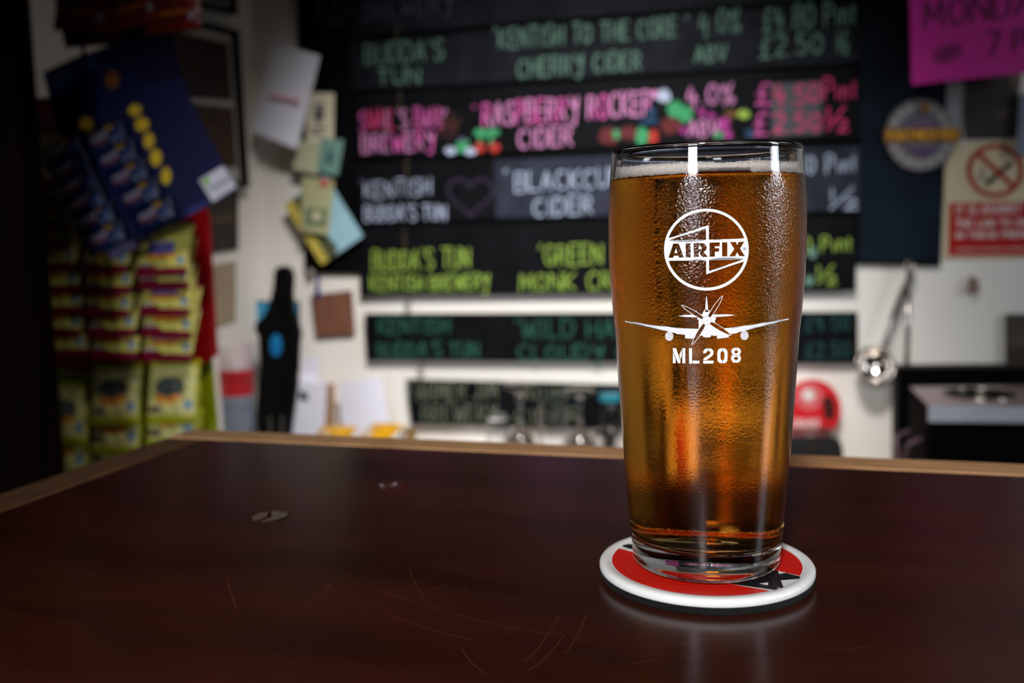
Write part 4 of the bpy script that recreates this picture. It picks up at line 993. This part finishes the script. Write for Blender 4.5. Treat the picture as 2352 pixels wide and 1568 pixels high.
def packet_mesh(name, w_, h_, th, design, mats, N=22, M=22):
    bm = new(); F = []; K = []
    for j in range(M + 1):
        f = []; k = []
        for i in range(N + 1):
            u, v = i / N, j / M
            e = max(0, (1 - abs(2 * u - 1) ** 2.6)) * max(0, (1 - abs(2 * v - 1) ** 2.6))
            wr_ = 0.0009 * math.sin(u * 23 + v * 9) * e + 0.0007 * math.sin(v * 31 - u * 5)
            z = v * h_ - h_ / 2; x = (u - 0.5) * w_
            f.append(bm.verts.new((x, -th * 0.5 * e - 0.0006 + wr_, z))); k.append(bm.verts.new((x, th * 0.5 * e + 0.0006 + wr_, z)))
        F.append(f); K.append(k)
    for j in range(M):
        for i in range(N):
            mi = design((i + 0.5) / N, (j + 0.5) / M)
            bm.faces.new((F[j][i], F[j][i + 1], F[j + 1][i + 1], F[j + 1][i])).material_index = mi
            bm.faces.new((K[j][i], K[j + 1][i], K[j + 1][i + 1], K[j][i + 1])).material_index = 0
    for i in range(N):
        bm.faces.new((F[0][i], K[0][i], K[0][i + 1], F[0][i + 1])); bm.faces.new((F[M][i], F[M][i + 1], K[M][i + 1], K[M][i]))
    for j in range(M):
        bm.faces.new((F[j][0], F[j + 1][0], K[j + 1][0], K[j][0])); bm.faces.new((F[j][N], K[j][N], K[j + 1][N], F[j + 1][N]))
    me = bpy.data.meshes.new(name); bm.to_mesh(me); bm.free()
    for m in mats: me.materials.append(m)
    for p in me.polygons: p.use_smooth = True
    return me
ME_R = packet_mesh('nut_packet', 118 * MPX, 128 * MPX, 0.012, des_red, PM)
ME_Y = packet_mesh('nut_packet_lime', 122 * MPX, 140 * MPX, 0.016, des_lime, PY)
ME_B = packet_mesh('blue_packet', 92 * MPX, 50 * MPX, 0.012, des_blue, PB, 22, 14)
def place(me, name, px, py, off, tilt, roll, lab, grp, cat='snack packet'):
    o = bpy.data.objects.new(name, me); COL.objects.link(o)
    o.matrix_world = Matrix.Translation(CARD.at(px, py, off)) @ Matrix.Rotation(CARD.yaw, 4, 'Z') @ Matrix.Rotation(roll, 4, 'Y') @ Matrix.Rotation(tilt, 4, 'X')
    tag(o, lab, cat, grp); return o
# lime card (lowest), red card, navy card, all hung one before another
r = panel('snack_card', CARD, [(96, 640), (470, 640), (502, 985), (504, 1120), (90, 1160)], 0.010, 0.002, M_ylcard); tag(r, 'lime yellow hanging card of nut packets, lowest of the snack cards', 'snack card')
rc = panel('snack_card', CARD, [(78, 380), (450, 380), (482, 505), (500, 815), (462, 838), (196, 852), (96, 838)], 0.024, 0.002, M_redcard); tag(rc, 'dark red hanging card of nut packets above the lime card', 'snack card')
ordn = ['lowest', 'second from the bottom', 'third from the bottom', 'fourth from the bottom', 'fifth from the bottom', 'sixth from the bottom', 'seventh from the bottom', 'eighth from the bottom', 'ninth from the bottom']
TILT = math.radians(-27)
for cname, cx, ks, y0, dx in (('left', 152, range(0, 9), 817, -7), ('middle', 268, range(0, 5), 820, -5), ('right', 396, range(0, 5), 822, -4)):
    for k in ks:
        yb = y0 - 49.5 * k + random.uniform(-3, 3)
        if cname == 'right' and k == 4: yb = 628
        if cname == 'right' and k == 3: yb = 660
        # bottom of the packet at yb: centre 60 px higher
        off = 0.066
        place(ME_R, 'nut_packet', cx + dx * k * 0.9 + random.uniform(-3, 3), yb - 58, off + (0.012 if (cname == 'right' and k == 4) else 0), TILT, random.uniform(-0.05, 0.05),
              'maroon and yellow nut packet, %s %s column of the red card' % (ordn[k], cname), 'maroon nut packets on the red card')
for cx, cy, nm, t in ((152, 950, 'left column, uppermost', 0), (268, 905, 'middle column, uppermost', 0), (398, 900, 'right column, uppermost', 0), (270, 972, 'middle column, second row', 1), (398, 955, 'right column, second row', 1),
                      (152, 1025, 'left column, partly hidden', 1), (268, 1018, 'middle column, half hidden', 1), (402, 1010, 'right column, mostly hidden', 1)):
    place(ME_Y, 'nut_packet', cx, cy, 0.052 - 0.004 * t, math.radians(-16), random.uniform(-0.06, 0.06), 'lime and pale yellow nut packet on the lime card, %s' % nm, 'lime nut packets on the lime card')
# navy card: tilted
nv = empty('snack_card', CARD.at(320, 320, 0.115), CARD.yaw); tag(nv, 'large tilted navy blue card of small blue packets hanging in front of the others', 'snack card')
panel('card', CARD, [(98, 166), (170, 132), (392, 58), (410, 150), (434, 222), (482, 318), (545, 434), (470, 478), (322, 552), (240, 560), (190, 520), (140, 330)], 0.1165, 0.0015, M_navy, nv)
panel('teal_heading', CARD, [(99, 166), (170, 138), (214, 130), (216, 150), (130, 218), (112, 214)], 0.1171, 0.0005, mat('card_teal', (14, 66, 120), 0.4), nv)
write(CARD, nv, 0.1176, 'IHIIHIIHI', (114, 198), (204, 152), 18, mat('card_heading_letters', (70, 92, 120), 0.5), 0.004, jit=0.02)
panel('gold_crest', CARD, ell(258, 182, 16, 20, 16), 0.1172, 0.0005, mat('card_gold_dark', (120, 70, 16), 0.4), nv)
for x, y, a, b in ((310, 253, 15, 14), (326, 286, 16, 16), (342, 323, 12, 19), (358, 362, 13, 20), (381, 404, 11, 20), (197, 284, 15, 16), (214, 312, 14, 12)):
    panel('yellow_sticker', CARD, ell(x, y, a, b, 18), 0.1174, 0.0008, mat('sticker_yellow', (214, 176, 24), 0.5), nv)
panel('white_label', CARD, [(457, 413), (512, 381), (543, 429), (488, 464)], 0.1174, 0.0008, mat('label_white', (200, 198, 212), 0.5), nv)
panel('label_line', CARD, [(480, 433), (526, 406), (530, 411), (484, 438)], 0.1178, 0.0004, mat('label_line_grey', (120, 120, 150), 0.5), nv)
panel('green_mark', CARD, ell(474, 416, 8, 9, 12), 0.1179, 0.0004, mat('label_green', (130, 180, 40), 0.5), nv)
panel('bottom_heading', CARD, [(428, 480), (474, 460), (478, 470), (434, 496)], 0.1174, 0.0008, mat('card_heading_blue', (40, 44, 110), 0.4), nv)
RB = math.radians(-21)
bl = [(241, 318, 'right row, uppermost'), (266, 362, 'right row, second down'), (291, 406, 'right row, third down'), (318, 450, 'right row, fourth down'), (352, 494, 'right row, lowest'),
      (140, 350, 'left row, uppermost'), (160, 388, 'left row, second down'), (176, 428, 'left row, third down'), (194, 466, 'left row, fourth down'), (216, 504, 'left row, fifth down'), (240, 546, 'left row, lowest')]
for x, y, nm in bl:
    place(ME_B, 'blue_packet', x, y, 0.130, math.radians(-10), RB, 'small blue snack packet, %s on the navy card' % nm, 'blue packets on the navy card')
o = panel('price_tag', CARD, [(243, 580), (302, 552), (318, 566), (262, 596)], 0.137, 0.004, mat('tag_violet', (70, 66, 100), 0.4), bevel=0.001); tag(o, 'small grey violet tag hanging at the foot of the navy card', 'tag')
# dim red packets above the navy card
r = panel('snack_card', CARD, [(112, -60), (420, -60), (428, 48), (384, 90), (290, 100), (150, 110)], 0.095, 0.002, mat('card_deep_red', (58, 6, 8), 0.45, var=0.3)); tag(r, 'deep red hanging card at the top left above the navy card', 'snack card')
ME_D = packet_mesh('dark_packet', 118 * MPX, 110 * MPX, 0.016, des_red, [mat('foil_deep_red', (90, 8, 12), 0.35), mat('foil_deep', (70, 10, 12), 0.35), mat('foil_amber_dark', (120, 60, 14), 0.4), mat('foil_grey', (110, 104, 112), 0.4), mat('foil_deep2', (84, 20, 16), 0.4), mat('foil_deep3', (60, 8, 10), 0.4)])
for x, y, nm in ((190, 8, 'leftmost'), (300, 0, 'middle'), (396, 10, 'rightmost')): place(ME_D, 'red_packet', x, y, 0.150, math.radians(-8), random.uniform(-0.2, 0.1), 'deep red snack packet at the top of the picture, %s of three' % nm, 'deep red packets at the top left')
for x, y, w_, h_, m, lab in ((296, 108, 40, 22, mat('paper_orange', (168, 72, 22), 0.5), 'orange packet corner peeping above the navy card'), (364, 66, 36, 34, mat('paper_lilac', (120, 110, 130), 0.5), 'pale lilac packet corner above the navy card'), (236, 112, 44, 26, mat('paper_taupe', (96, 88, 84), 0.5), 'taupe packet corner peeping above the left of the navy card')):
    o = panel('packet_corner', CARD, [(x - w_ / 2, y + 6), (x + w_ / 2, y - h_ / 2), (x + w_ / 2 + 6, y + h_ / 2), (x - w_ / 2 + 5, y + h_ / 2 + 8)], 0.112, 0.004, m, bevel=0.0015); tag(o, lab, 'snack packet')
o = panel('red_white_card', CARD, [(84, 224), (128, 222), (134, 300), (140, 400), (96, 396)], -0.02, 0.002, mat('card_red_white', (104, 14, 26), 0.5, var=0.5, scale=20)); tag(o, 'dark red and white card behind the left edge of the navy card', 'card')
# the cards hang from a black cord
bm = new(); a_ = CARD.at(262, 1130, -0.006); tube(bm, [(a_.x, a_.y, 0.9), (a_.x, a_.y, H)], 0.004, 8)
tube(bm, [(a_.x, a_.y, 1.80), (a_.x + CARD.n.x * 0.12, a_.y + CARD.n.y * 0.12, 1.80)], 0.002, 6)
o = link_mesh('hanging_rail', bm, M_black); tag(o, 'thin black rail behind the snack cards that they hang on', 'rail')

# ------------------------------------------------------------------ back bar and what stands on it
BBZ = TZ - 0.385
BD = 0.45
bb = empty('service_counter', (WALL.w(uc + 0.02, 0)), WALL.yaw); tag(bb, 'low service counter along the white wall, hidden behind the bar', 'counter')
link_mesh('worktop', boxbm(0.0, 2.05, -BD, -0.001, BBZ - 0.03, BBZ, bevel=0.003), M_shelfwood, bb); link_mesh('cabinet', boxbm(0.02, 2.03, -BD + 0.03, -0.002, 0.0, BBZ - 0.03), M_darkwood, bb)
def stand(px, off, z=BBZ):
    """point on the back bar under pixel column px, off from the wall"""
    p = WALL.at(px, 950, off); return Vector((p.x, p.y, z))
def zat(px, py, off): return WALL.at(px, py, off).z
def psize(n, off=0.15): return n * ((WALL.at(1500, 900, off) - EYE).dot(FWD)) / FPX
# upturned stemmed glasses
def stem_glass(px, ytop, yneck, ybot, wpx, off, lab):
    p = stand(px, off); zt = zat(px, ytop, off) - BBZ; zn = zat(px, yneck, off) - BBZ; zb = zat(px, ybot, off) - BBZ; R = psize(wpx / 2, off)
    root = empty('wine_glass', p); tag(root, lab, 'glass', 'upturned wine glasses behind the counter')
    t = 0.0016
    bm = new(); lathe(bm, [(0.033, 0.0), (0.037, zb * 0.45), (0.030, zb * 0.8), (0.012, zb * 0.98), (0.0065, zb + 0.008), (0.0, zb + 0.009), (0, zb + 0.003), (0.009, zb * 0.94), (0.028, zb * 0.77), (0.037 - t, zb * 0.45), (0.033 - t, 0.0), (0.033, 0.0)], 40)
    link_mesh('bowl', bm, M_glass_thin, root, smooth=True)
    bm = new(); lathe(bm, [(0, zb + 0.009), (0.0065, zb + 0.008), (0.0042, zb + 0.02), (0.0040, (zb + zn) / 2), (0.0050, zn - 0.012), (0.0085, zn), (0.0062, zn + 0.008), (0, zn + 0.008)], 28); link_mesh('stem', bm, M_glass_thin, root, smooth=True)
    bm = new(); lathe(bm, [(0, zn + 0.008), (0.010, zn + 0.008), (R * 0.7, zt - 0.006), (R, zt), (R - 0.0008, zt + 0.0012), (R * 0.68, zt - 0.003), (0.008, zn + 0.013), (0, zn + 0.013)], 44); link_mesh('foot', bm, M_glass_thin, root, smooth=True)
stem_glass(1194, 884, 912, 988, 92, 0.20, 'upturned wine glass left of the two, in front of the lowest board')
stem_glass(1331, 897, 918, 992, 92, 0.20, 'upturned wine glass nearer the pint, in front of the lowest board')
def tumbler(px, ytop, wpx, off, lab, taper=0.85, name='tumbler'):
    p = stand(px, off); h = zat(px, ytop, off) - BBZ; R = psize(wpx / 2, off)
    bm = new(); t = 0.0025
    lathe(bm, [(0, h), (R * taper * 0.9, h), (R * taper, h - 0.004), (R, 0), (R - t, 0), (R * taper - t, h - 0.010), (0, h - 0.010)], 40)
    root = empty(name, p); tag(root, lab, 'glass', 'clear tumblers behind the counter'); link_mesh('glass_wall', bm, M_glass_thin, root, smooth=False); return root
tumbler(1270, 912, 78, 0.28, 'upturned clear tumbler between the two wine glasses'); tumbler(1142, 952, 70, 0.28, 'low upturned tumbler left of the wine glasses', 0.7); tumbler(1395, 985, 80, 0.25, 'low clear glass beside the pint glass')
r = empty('lidded_jar', stand(1403, 0.12)); tag(r, 'teal lidded jar at the edge of the pint glass', 'jar'); h = zat(1403, 904, 0.12) - BBZ
bm = new(); lathe(bm, [(0, h - 0.014), (0.026, h - 0.014), (0.026, h - 0.001), (0.024, h), (0, h)], 32); link_mesh('lid', bm, mat('teal_lid', (22, 110, 126), 0.4), r)
bm = new(); lathe(bm, [(0, 0), (0.022, 0), (0.023, h - 0.03), (0.02, h - 0.02), (0, h - 0.02)], 32); link_mesh('jar_body', bm, mat('dim_jar', (16, 16, 18), 0.2), r)
# yellow packets
M_yp = mat('foil_amber', (200, 146, 18), 0.35, var=0.4, scale=60); M_bp = mat('foil_brownish', (120, 92, 52), 0.4, var=0.4, scale=90)
def lying(px, pyt, w_, m, lab, rz, off=0.28, dep=0.12):
    zt = zat(px, pyt, off); wd = psize(w_, off); hh = 0.026
    me = packet_mesh('crisp_packet', wd, dep, hh, lambda u, v: 1 if 0.25 < u < 0.45 and 0.1 < v < 0.4 else 0, [m, PM[4]])
    o = bpy.data.objects.new('crisp_packet', me); COL.objects.link(o); p = WALL.at(px, 960, off)
    o.matrix_world = Matrix.Translation((p.x, p.y, zt - 0.026)) @ Matrix.Rotation(WALL.yaw + rz, 4, 'Z') @ Matrix.Rotation(math.radians(-80), 4, 'X')
    tag(o, lab, 'snack packet', 'amber packets on the back bar'); return o
lying(762, 975, 92, M_yp, 'amber snack packet lying left of the others just above the counter edge', 0.1); lying(866, 969, 84, M_yp, 'amber snack packet with white mark lying in the middle just above the counter edge', -0.1, 0.30); lying(934, 976, 42, M_bp, 'brownish snack packet lying right of the amber ones', 0.2, 0.27, 0.10)
# the pile of the packets rests in a low clear tray
r = empty('snack_tray', stand(845, 0.28)); tag(r, 'pale plastic tray holding the amber snack packets', 'tray'); r.rotation_euler = (0, 0, WALL.yaw)
ht = zat(845, 988, 0.28) - BBZ - 0.055
bm = new(); box(bm, -0.13, 0.12, -0.06, 0.06, 0, ht); link_mesh('tray_body', bm, mat('tray_plastic', (168, 172, 176), 0.3), r)
# papers standing on the back bar
r = sheet('leaflet', [(692, 822), (732, 818), (728, 900), (694, 900)], 0.06, M_white, 'small white card behind the leaflet stack right of the black dispenser', 'paper')
root = empty('leaflet_stack', WALL.at(705, 930, 0.06), WALL.yaw); tag(root, 'white leaflet stack with a small dark emblem right of the black dispenser', 'leaflets')
panel('leaflets', WALL, [(670, 872), (744, 880), (736, YB(736, .12)), (666, YB(666, .12))], 0.08, 0.02, M_white, root); panel('printed_emblem', WALL, [(688, 896), (706, 900), (708, 922), (686, 918)], 0.0806, 0.0005, M_ink, root)
r = sheet('paper_sheet', [(778, 880), (878, 864), (902, YB(902, .05)), (790, YB(790, .05))], 0.05, M_white, 'white paper sheet leaning on the wall above the amber packets', 'paper', curl=0.006)
r = panel('wood_block', WALL, [(743, 884), (757, 884), (757, YB(757, .03)), (743, YB(743, .03))], 0.03, 0.03, mat('block_wood', (150, 116, 84), 0.6), bevel=0.001); tag(r, 'thin brown wooden strip between the leaflet stack and the leaning sheet', 'wood strip')
# tall black dispenser with a blue card behind
r = empty('blue_card', WALL.at(635, 730, 0.03), WALL.yaw); tag(r, 'black card with bright blue top behind the black dispenser', 'card')
panel('card_sheet', WALL, [(581, 690), (688, 692), (684, 860), (585, 860)], 0.034, 0.003, M_black, r); panel('blue_print', WALL, [(586, 695), (684, 697), (682, 742), (588, 742)], 0.0346, 0.0005, mat('sky_blue_print', (54, 150, 190), 0.5), r)
OFFD = 0.16
dsp = empty('dispenser', WALL.at(640, 850, OFFD), WALL.yaw); tag(dsp, 'tall black dispenser with rounded top and small blue oval, left of the leaflets', 'dispenser')
dl = [(626, 625), (633, 614), (647, 610), (661, 613), (670, 624), (672, 645), (668, 690), (664, 715), (684, 740), (686, 762), (684, 850), (672, 880), (664, 990), (660, YB(660, .19) - 8), (588, YB(588, .19) - 8), (588, 960), (592, 880), (603, 800), (604, 772), (583, 765), (583, 742), (605, 725), (620, 712), (623, 680)]
bm = new(); prism(bm, [WALL.local(dsp, x, y, OFFD + 0.01) for x, y in dl], -0.01, 0.01); bmesh.ops.bevel(bm, geom=[e for e in bm.edges if abs(e.verts[0].co.y - e.verts[1].co.y) < 1e-6], offset=0.007, segments=3, affect='EDGES')
link_mesh('body', bm, M_black, dsp, smooth=False)
panel('blue_oval', WALL, ell(634, 793, 13, 26, 24), OFFD + 0.012, 0.004, mat('oval_blue', (24, 116, 176), 0.3), dsp); 
panel('foot_plate', WALL, [(570, YB(570, .22) - 12), (690, YB(690, .22) - 12), (690, YB(690, .22)), (570, YB(570, .22))], OFFD + 0.06, 0.12, M_black, dsp)
for x in (618, 645): panel('chrome_strip', WALL, [(x, 955), (x + 6, 955), (x + 6, 1000), (x, 1000)], OFFD + 0.0125, 0.003, M_chrome, dsp)
# collection pot
OP = 0.14
p = stand(547, OP); pot = empty('collection_pot', p); tag(pot, 'translucent plastic pot with red label behind the snack cards', 'pot'); hp_ = zat(547, 790, OP) - BBZ; Rp = psize(46, OP)
bm = new(); lathe(bm, [(0, 0), (Rp * 0.85, 0), (Rp, hp_), (Rp - 0.002, hp_), (Rp * 0.85 - 0.002, 0.003), (0, 0.003)], 36); link_mesh('pot_wall', bm, mat('frosted_plastic', (214, 196, 200), 0.3, var=0.05, alpha=0.45), pot, smooth=True)
def band(y0, y1, m, nm):
    z0, z1 = zat(547, y1, OP) - BBZ, zat(547, y0, OP) - BBZ; f = lambda z: Rp * (0.85 + 0.15 * z / hp_) + 0.0006
    bm = new(); lathe(bm, [(f(z0), z0), (f(z1), z1), (f(z1) - 0.0012, z1), (f(z0) - 0.0012, z0), (f(z0), z0)], 36); link_mesh(nm, bm, m, pot, smooth=False)
band(846, 905, mat('pot_red', (170, 26, 34), 0.4, var=0.2, scale=60), 'red_label'); band(908, 985, mat('pot_blue', (110, 120, 136), 0.4, var=0.3, scale=80), 'blue_label'); band(866, 872, mat('pot_grey', (110, 70, 84), 0.4), 'label_line')
# ladle and rod
lad = empty('ladle', WALL.at(2040, 750, 0.03), WALL.yaw); tag(lad, 'stainless steel ladle hanging by its hooked handle on the white wall', 'ladle')
def wl(px, py, off): v = WALL.at(px, py, off) - lad.location; return (v.dot(WALL.d), -v.dot(WALL.n), v.z)
bm = new(); pts = [(2084, 640, .012), (2082, 612, .016), (2086, 597, .028), (2095, 602, .036), (2096, 618, .036), (2088, 640, .034), (2078, 662, .032), (2064, 694, .030), (2052, 722, .030), (2043, 748, .030), (2036, 775, .034), (2031, 795, .04)]
tube(bm, [wl(*q) for q in pts], [.003, .004, .005, .0055, .006, .0065, .0068, .0062, .0055, .005, .005, .006], 12); link_mesh('handle', bm, M_chrome, lad, smooth=True)
bm = new(); cR = psize(43, 0.06); prof = []
for k in range(0, 11):
    a = PI / 2 * k / 10; prof.append((cR * math.sin(a), -cR * 1.0 * math.cos(a)))
prof += [(cR * 1.02, 0.002), (cR * 0.97, 0.002)] + [(cR * 0.97 * math.sin(PI / 2 * k / 10), -cR * 0.97 * math.cos(PI / 2 * k / 10)) for k in range(10, -1, -1)]
lathe(bm, prof, 40); bmesh.ops.rotate(bm, verts=bm.verts[:], cent=(0, 0, 0), matrix=Matrix.Rotation(math.radians(38), 3, 'Y') @ Matrix.Rotation(math.radians(-64), 3, 'X').inverted())
c_ = wl(2010, 838, 0.055); bmesh.ops.translate(bm, verts=bm.verts[:], vec=c_); link_mesh('bowl', bm, M_chrome, lad, smooth=True)
bm = new(); bmesh.ops.create_cone(bm, cap_ends=True, segments=12, radius1=0.004, radius2=0.004, depth=0.05); o = link_mesh('wall_hook', bm, M_hook, None, loc=WALL.at(2086, 602, 0.022), rot=(PI / 2, 0, WALL.yaw)); tag(o, 'small metal hook that the ladle hangs on', 'hook')
bm = new(); tube(bm, [(0, 0, 0), (0, 0, 0.19)], 0.0035, 10); tube(bm, [(0, 0, 0.19), (0.002, 0, 0.20), (0.006, 0, 0.205)], 0.003, 8)
rz = zat(2082, 838, 0.014); ht_ = zat(2080, 668, 0.014) - rz
r = empty('steel_skewer', WALL.at(2082, 838, 0.014), WALL.yaw); tag(r, 'thin steel rod hanging straight down right of the ladle', 'rod')
bm.free(); bm = new(); tube(bm, [(0, 0, 0), (0, 0, ht_)], 0.0055, 10); link_mesh('rod_shaft', bm, M_steel, r, smooth=True); bm = new(); tube(bm, [(0, 0, ht_), (0.0, 0.004, ht_ + 0.012), (0, 0.012, ht_ + 0.012)], 0.003, 8); link_mesh('rod_hook', bm, M_steel, r, smooth=True)
# red round clip
rb_ = empty('pump_clip', WALL.at(1866, 940, 0.02), WALL.yaw); tag(rb_, 'round red pump clip with a white centre, just right of the pint glass', 'pump clip')
panel('red_disc', WALL, ell(1866, 940, 66, 68, 48), 0.035, 0.010, mat('clip_red', (196, 24, 34), 0.4, var=0.08), rb_, bevel=0.001)
flat_px('pink_circle', WALL, rb_, [('+', ell(1858, 910, 31, 32, 30))], 0.0355, mat('clip_pink', (204, 96, 100), 0.4)); flat_px('white_star', WALL, rb_, [('+', ell(1857, 907, 14, 14, 16))], 0.0358, mat('clip_white', (220, 210, 205), 0.4))
flat_px('dark_figure', WALL, rb_, [('+', [(1888, 915), (1905, 908), (1918, 925), (1918, 955), (1902, 968), (1892, 950)])], 0.0356, mat('clip_brown', (60, 14, 12), 0.4))
flat_px('pale_band', WALL, rb_, [('+', [(1806, 958), (1885, 958), (1885, 986), (1806, 986)])], 0.0357, mat('clip_rose', (206, 70, 84), 0.4))
write(WALL, rb_, 0.0362, 'IIHII', (1822, 981), (1880, 981), 17, mat('clip_white', (220, 210, 205), 0.4), 0.0042, jit=0)
panel('clip_post', WALL, [(1856, 1005), (1876, 1005), (1876, YB(1876, .03)), (1856, YB(1856, .03))], 0.03, 0.02, M_steel, rb_)
r = empty('drip_tray', WALL.at(1885, 1040, 0.2), WALL.yaw); tag(r, 'dark rounded metal tray just above the counter edge under the red pump clip', 'tray')
o = panel('tray_shell', WALL, [(1800, 1004), (1915, 1004), (1930, 1012), (1937, 1030), (1938, YB(1938, .24)), (1800, YB(1800, .24))], 0.24, 0.10, mat('grey_steel_dark', (60, 60, 62), 0.3, 0.7, var=0.2), r, bevel=0.004)
panel('bright_clip', WALL, [(1855, 1002), (1878, 1002), (1878, 1040), (1855, 1040)], 0.246, 0.006, M_steel, r)

# ------------------------------------------------------------------ soup warmer at right
bk = empty('splash_panel', WALL.at(2200, 900, 0.0), WALL.yaw); tag(bk, 'black splash panel on the wall behind the warmer', 'panel')
panel('panel_sheet', WALL, [(2060, 843), (2500, 840), (2500, YB(2500, 0.008)), (2060, YB(2060, 0.008))], 0.008, 0.008, M_blackmatt, bk); panel('panel_edge', WALL, [(2050, 843), (2060, 843), (2060, YB(2060, .012)), (2050, YB(2050, .012))], 0.012, 0.012, mat('edge_dark', (50, 42, 38), 0.5), bk)
panel('top_edge', WALL, [(2050, 838), (2500, 834), (2500, 842), (2050, 846)], 0.014, 0.014, mat('edge_dark', (50, 42, 38), 0.5), bk)
ztop = zat(2250, 948, 0.42) 
# top surface: find world points for its four pixel corners on a horizontal plane
zt = WALL.at(2200, 930, 0.40).z
c = [on_z(2132, 932, zt), on_z(2420, 934, zt), on_z(2420, 884, zt), on_z(2090, 888, zt)]
wm = empty('soup_warmer', Vector((c[0].x, c[0].y, BBZ)), 0); tag(wm, 'black countertop warmer with steel front strip and round well, at the right', 'food warmer')
L3 = [Vector((p.x - c[0].x, p.y - c[0].y)) for p in c]
well_c = on_z(2253, 906, zt); wc = Vector((well_c.x - c[0].x, well_c.y - c[0].y)); wrR = psize(76, 0.3) * 0.98
dd = abs((c[3] - c[0]).dot(WALL.n)); wrR2 = min(wrR, dd * 0.44)
hz = zt - BBZ
verts = L3 + [wc + Vector((wrR * math.cos(2 * PI * k / 36), 0)) * 1.0 + Vector((0, wrR2 * math.sin(2 * PI * k / 36))) for k in range(36)]
edges = [(0, 1), (1, 2), (2, 3), (3, 0)] + [(4 + k, 4 + (k + 1) % 36) for k in range(36)]
vo, eo, fo2, *_ = delaunay_2d_cdt(verts, edges, [], 0, 1e-7)
bm = new(); KEEP.add(id(bm)); V = [bm.verts.new((v.x, v.y, hz)) for v in vo]
for f in fo2:
    cc = sum((vo[i] for i in f), Vector((0, 0))) / len(f) - wc
    if (cc.x / wrR) ** 2 + (cc.y / wrR2) ** 2 < 0.97: continue
    ff = bm.faces.new([V[i] for i in f])
bm.normal_update()
for f in bm.faces:
    if f.normal.z < 0: f.normal_flip()
link_mesh('top_plate', bm, mat('warmer_top', (150, 124, 126), 0.3, 0.1, var=0.1), wm)
bm = new(); A = [bm.verts.new((wc.x + wrR * math.cos(2 * PI * k / 36), wc.y + wrR2 * math.sin(2 * PI * k / 36), hz)) for k in range(36)]; Bv = [bm.verts.new((wc.x + wrR * 0.9 * math.cos(2 * PI * k / 36), wc.y + wrR2 * 0.9 * math.sin(2 * PI * k / 36), hz - 0.05)) for k in range(36)]
KEEP.add(id(bm))
for k in range(36): bm.faces.new((A[k], Bv[k], Bv[(k + 1) % 36], A[(k + 1) % 36]))
bm.faces.new(Bv); link_mesh('well', bm, mat('well_dark_steel', (70, 66, 52), 0.25, 0.9, var=0.1), wm, smooth=False)
bm = new(); tube(bm, [(wc.x + (wrR + .001) * math.cos(2 * PI * k / 36), wc.y + (wrR2 + .001) * math.sin(2 * PI * k / 36), hz + 0.001) for k in range(37)], 0.0022, 8); link_mesh('well_rim', bm, M_steel, wm, smooth=True)
hs = psize(33, 0.40)
fd = (L3[1] - L3[0]).normalized(); fn = Vector((fd.y, -fd.x))
def slab(a, b, n0, n1, z0, z1, m, nm):
    bm = new(); P = [a + fn * n0, b + fn * n0, b + fn * n1, a + fn * n1]
    lo = [bm.verts.new((p.x, p.y, z0)) for p in P]; hi = [bm.verts.new((p.x, p.y, z1)) for p in P]
    bm.faces.new(lo[::-1]); bm.faces.new(hi)
    for k in range(4): bm.faces.new((lo[k], lo[(k + 1) % 4], hi[(k + 1) % 4], hi[k]))
    return link_mesh(nm, bm, m, wm)
slab(L3[0], L3[1], 0, 0.006, hz - hs, hz, mat('front_strip_steel', (176, 184, 196), 0.35, 0.15, var=0.05), 'front_strip')
bm = new(); q = [L3[0] + fn * 0.0, L3[1], L3[2], L3[3]]
lo = [bm.verts.new((p.x, p.y, 0)) for p in q]; hi = [bm.verts.new((p.x, p.y, hz - 0.055)) for p in q]
for k in range(4): bm.faces.new((lo[k], lo[(k + 1) % 4], hi[(k + 1) % 4], hi[k]))
bm.faces.new(lo[::-1]); bm.faces.new(hi); link_mesh('body', bm, M_blackmatt, wm)
bm = new(); q2 = [L3[0] - fn * 0.001, L3[1] - fn * 0.001, L3[2], L3[3]]
lo = [bm.verts.new((p.x, p.y, hz - 0.055)) for p in q2]; hi = [bm.verts.new((p.x, p.y, hz - 0.0005)) for p in q2]
for k in range(4): bm.faces.new((lo[k], lo[(k + 1) % 4], hi[(k + 1) % 4], hi[k]))
link_mesh('top_skirt', bm, M_blackmatt, wm)
sd = (L3[3] - L3[0]); mid = L3[0] + sd * 0.45; sn = Vector((-abs(sd.y), 0)).normalized()
bm = new(); zc = hz - 0.12; tube(bm, [(mid.x - 0.004, mid.y - 0.03, zc + 0.05), (mid.x - 0.03, mid.y - 0.03, zc + 0.04), (mid.x - 0.032, mid.y, zc - 0.04), (mid.x - 0.03, mid.y + 0.03, zc + 0.04), (mid.x - 0.004, mid.y + 0.03, zc + 0.05)], 0.005, 8); link_mesh('side_handle', bm, mat('handle_mauve', (96, 74, 80), 0.35), wm, smooth=True)

# ------------------------------------------------------------------ third level: pieces that belong to a part
for root in [o for o in COL.objects if o.parent is None]:
    ch = list(root.children); by_name = {}
    for c in ch: by_name.setdefault(c.name.split('.')[0], c)
    for host, kids in (('foam', ('bubbles',)), ('coaster_disc', ('red_print', 'black_lettering')), ('mount', ('print',)), ('top_plate', ('well', 'well_rim')),
                       ('disc', ('purple_ring', 'dome_print', 'lower_print', 'ring_lettering', 'gold_crest')), ('sign_plate', ('prohibition_ring', 'cigarette', 'smoke_line')),
                       ('red_panel', ('lettering',)), ('gold_band', ('lettering',)), ('red_disc', ('pink_circle', 'white_star', 'dark_figure', 'pale_band', 'lettering')), ('body', ('blue_oval',))):
        h = by_name.get(host)
        if h is None: continue
        for c in ch:
            if c is not h and c.name.split('.')[0] in kids: c.parent = h
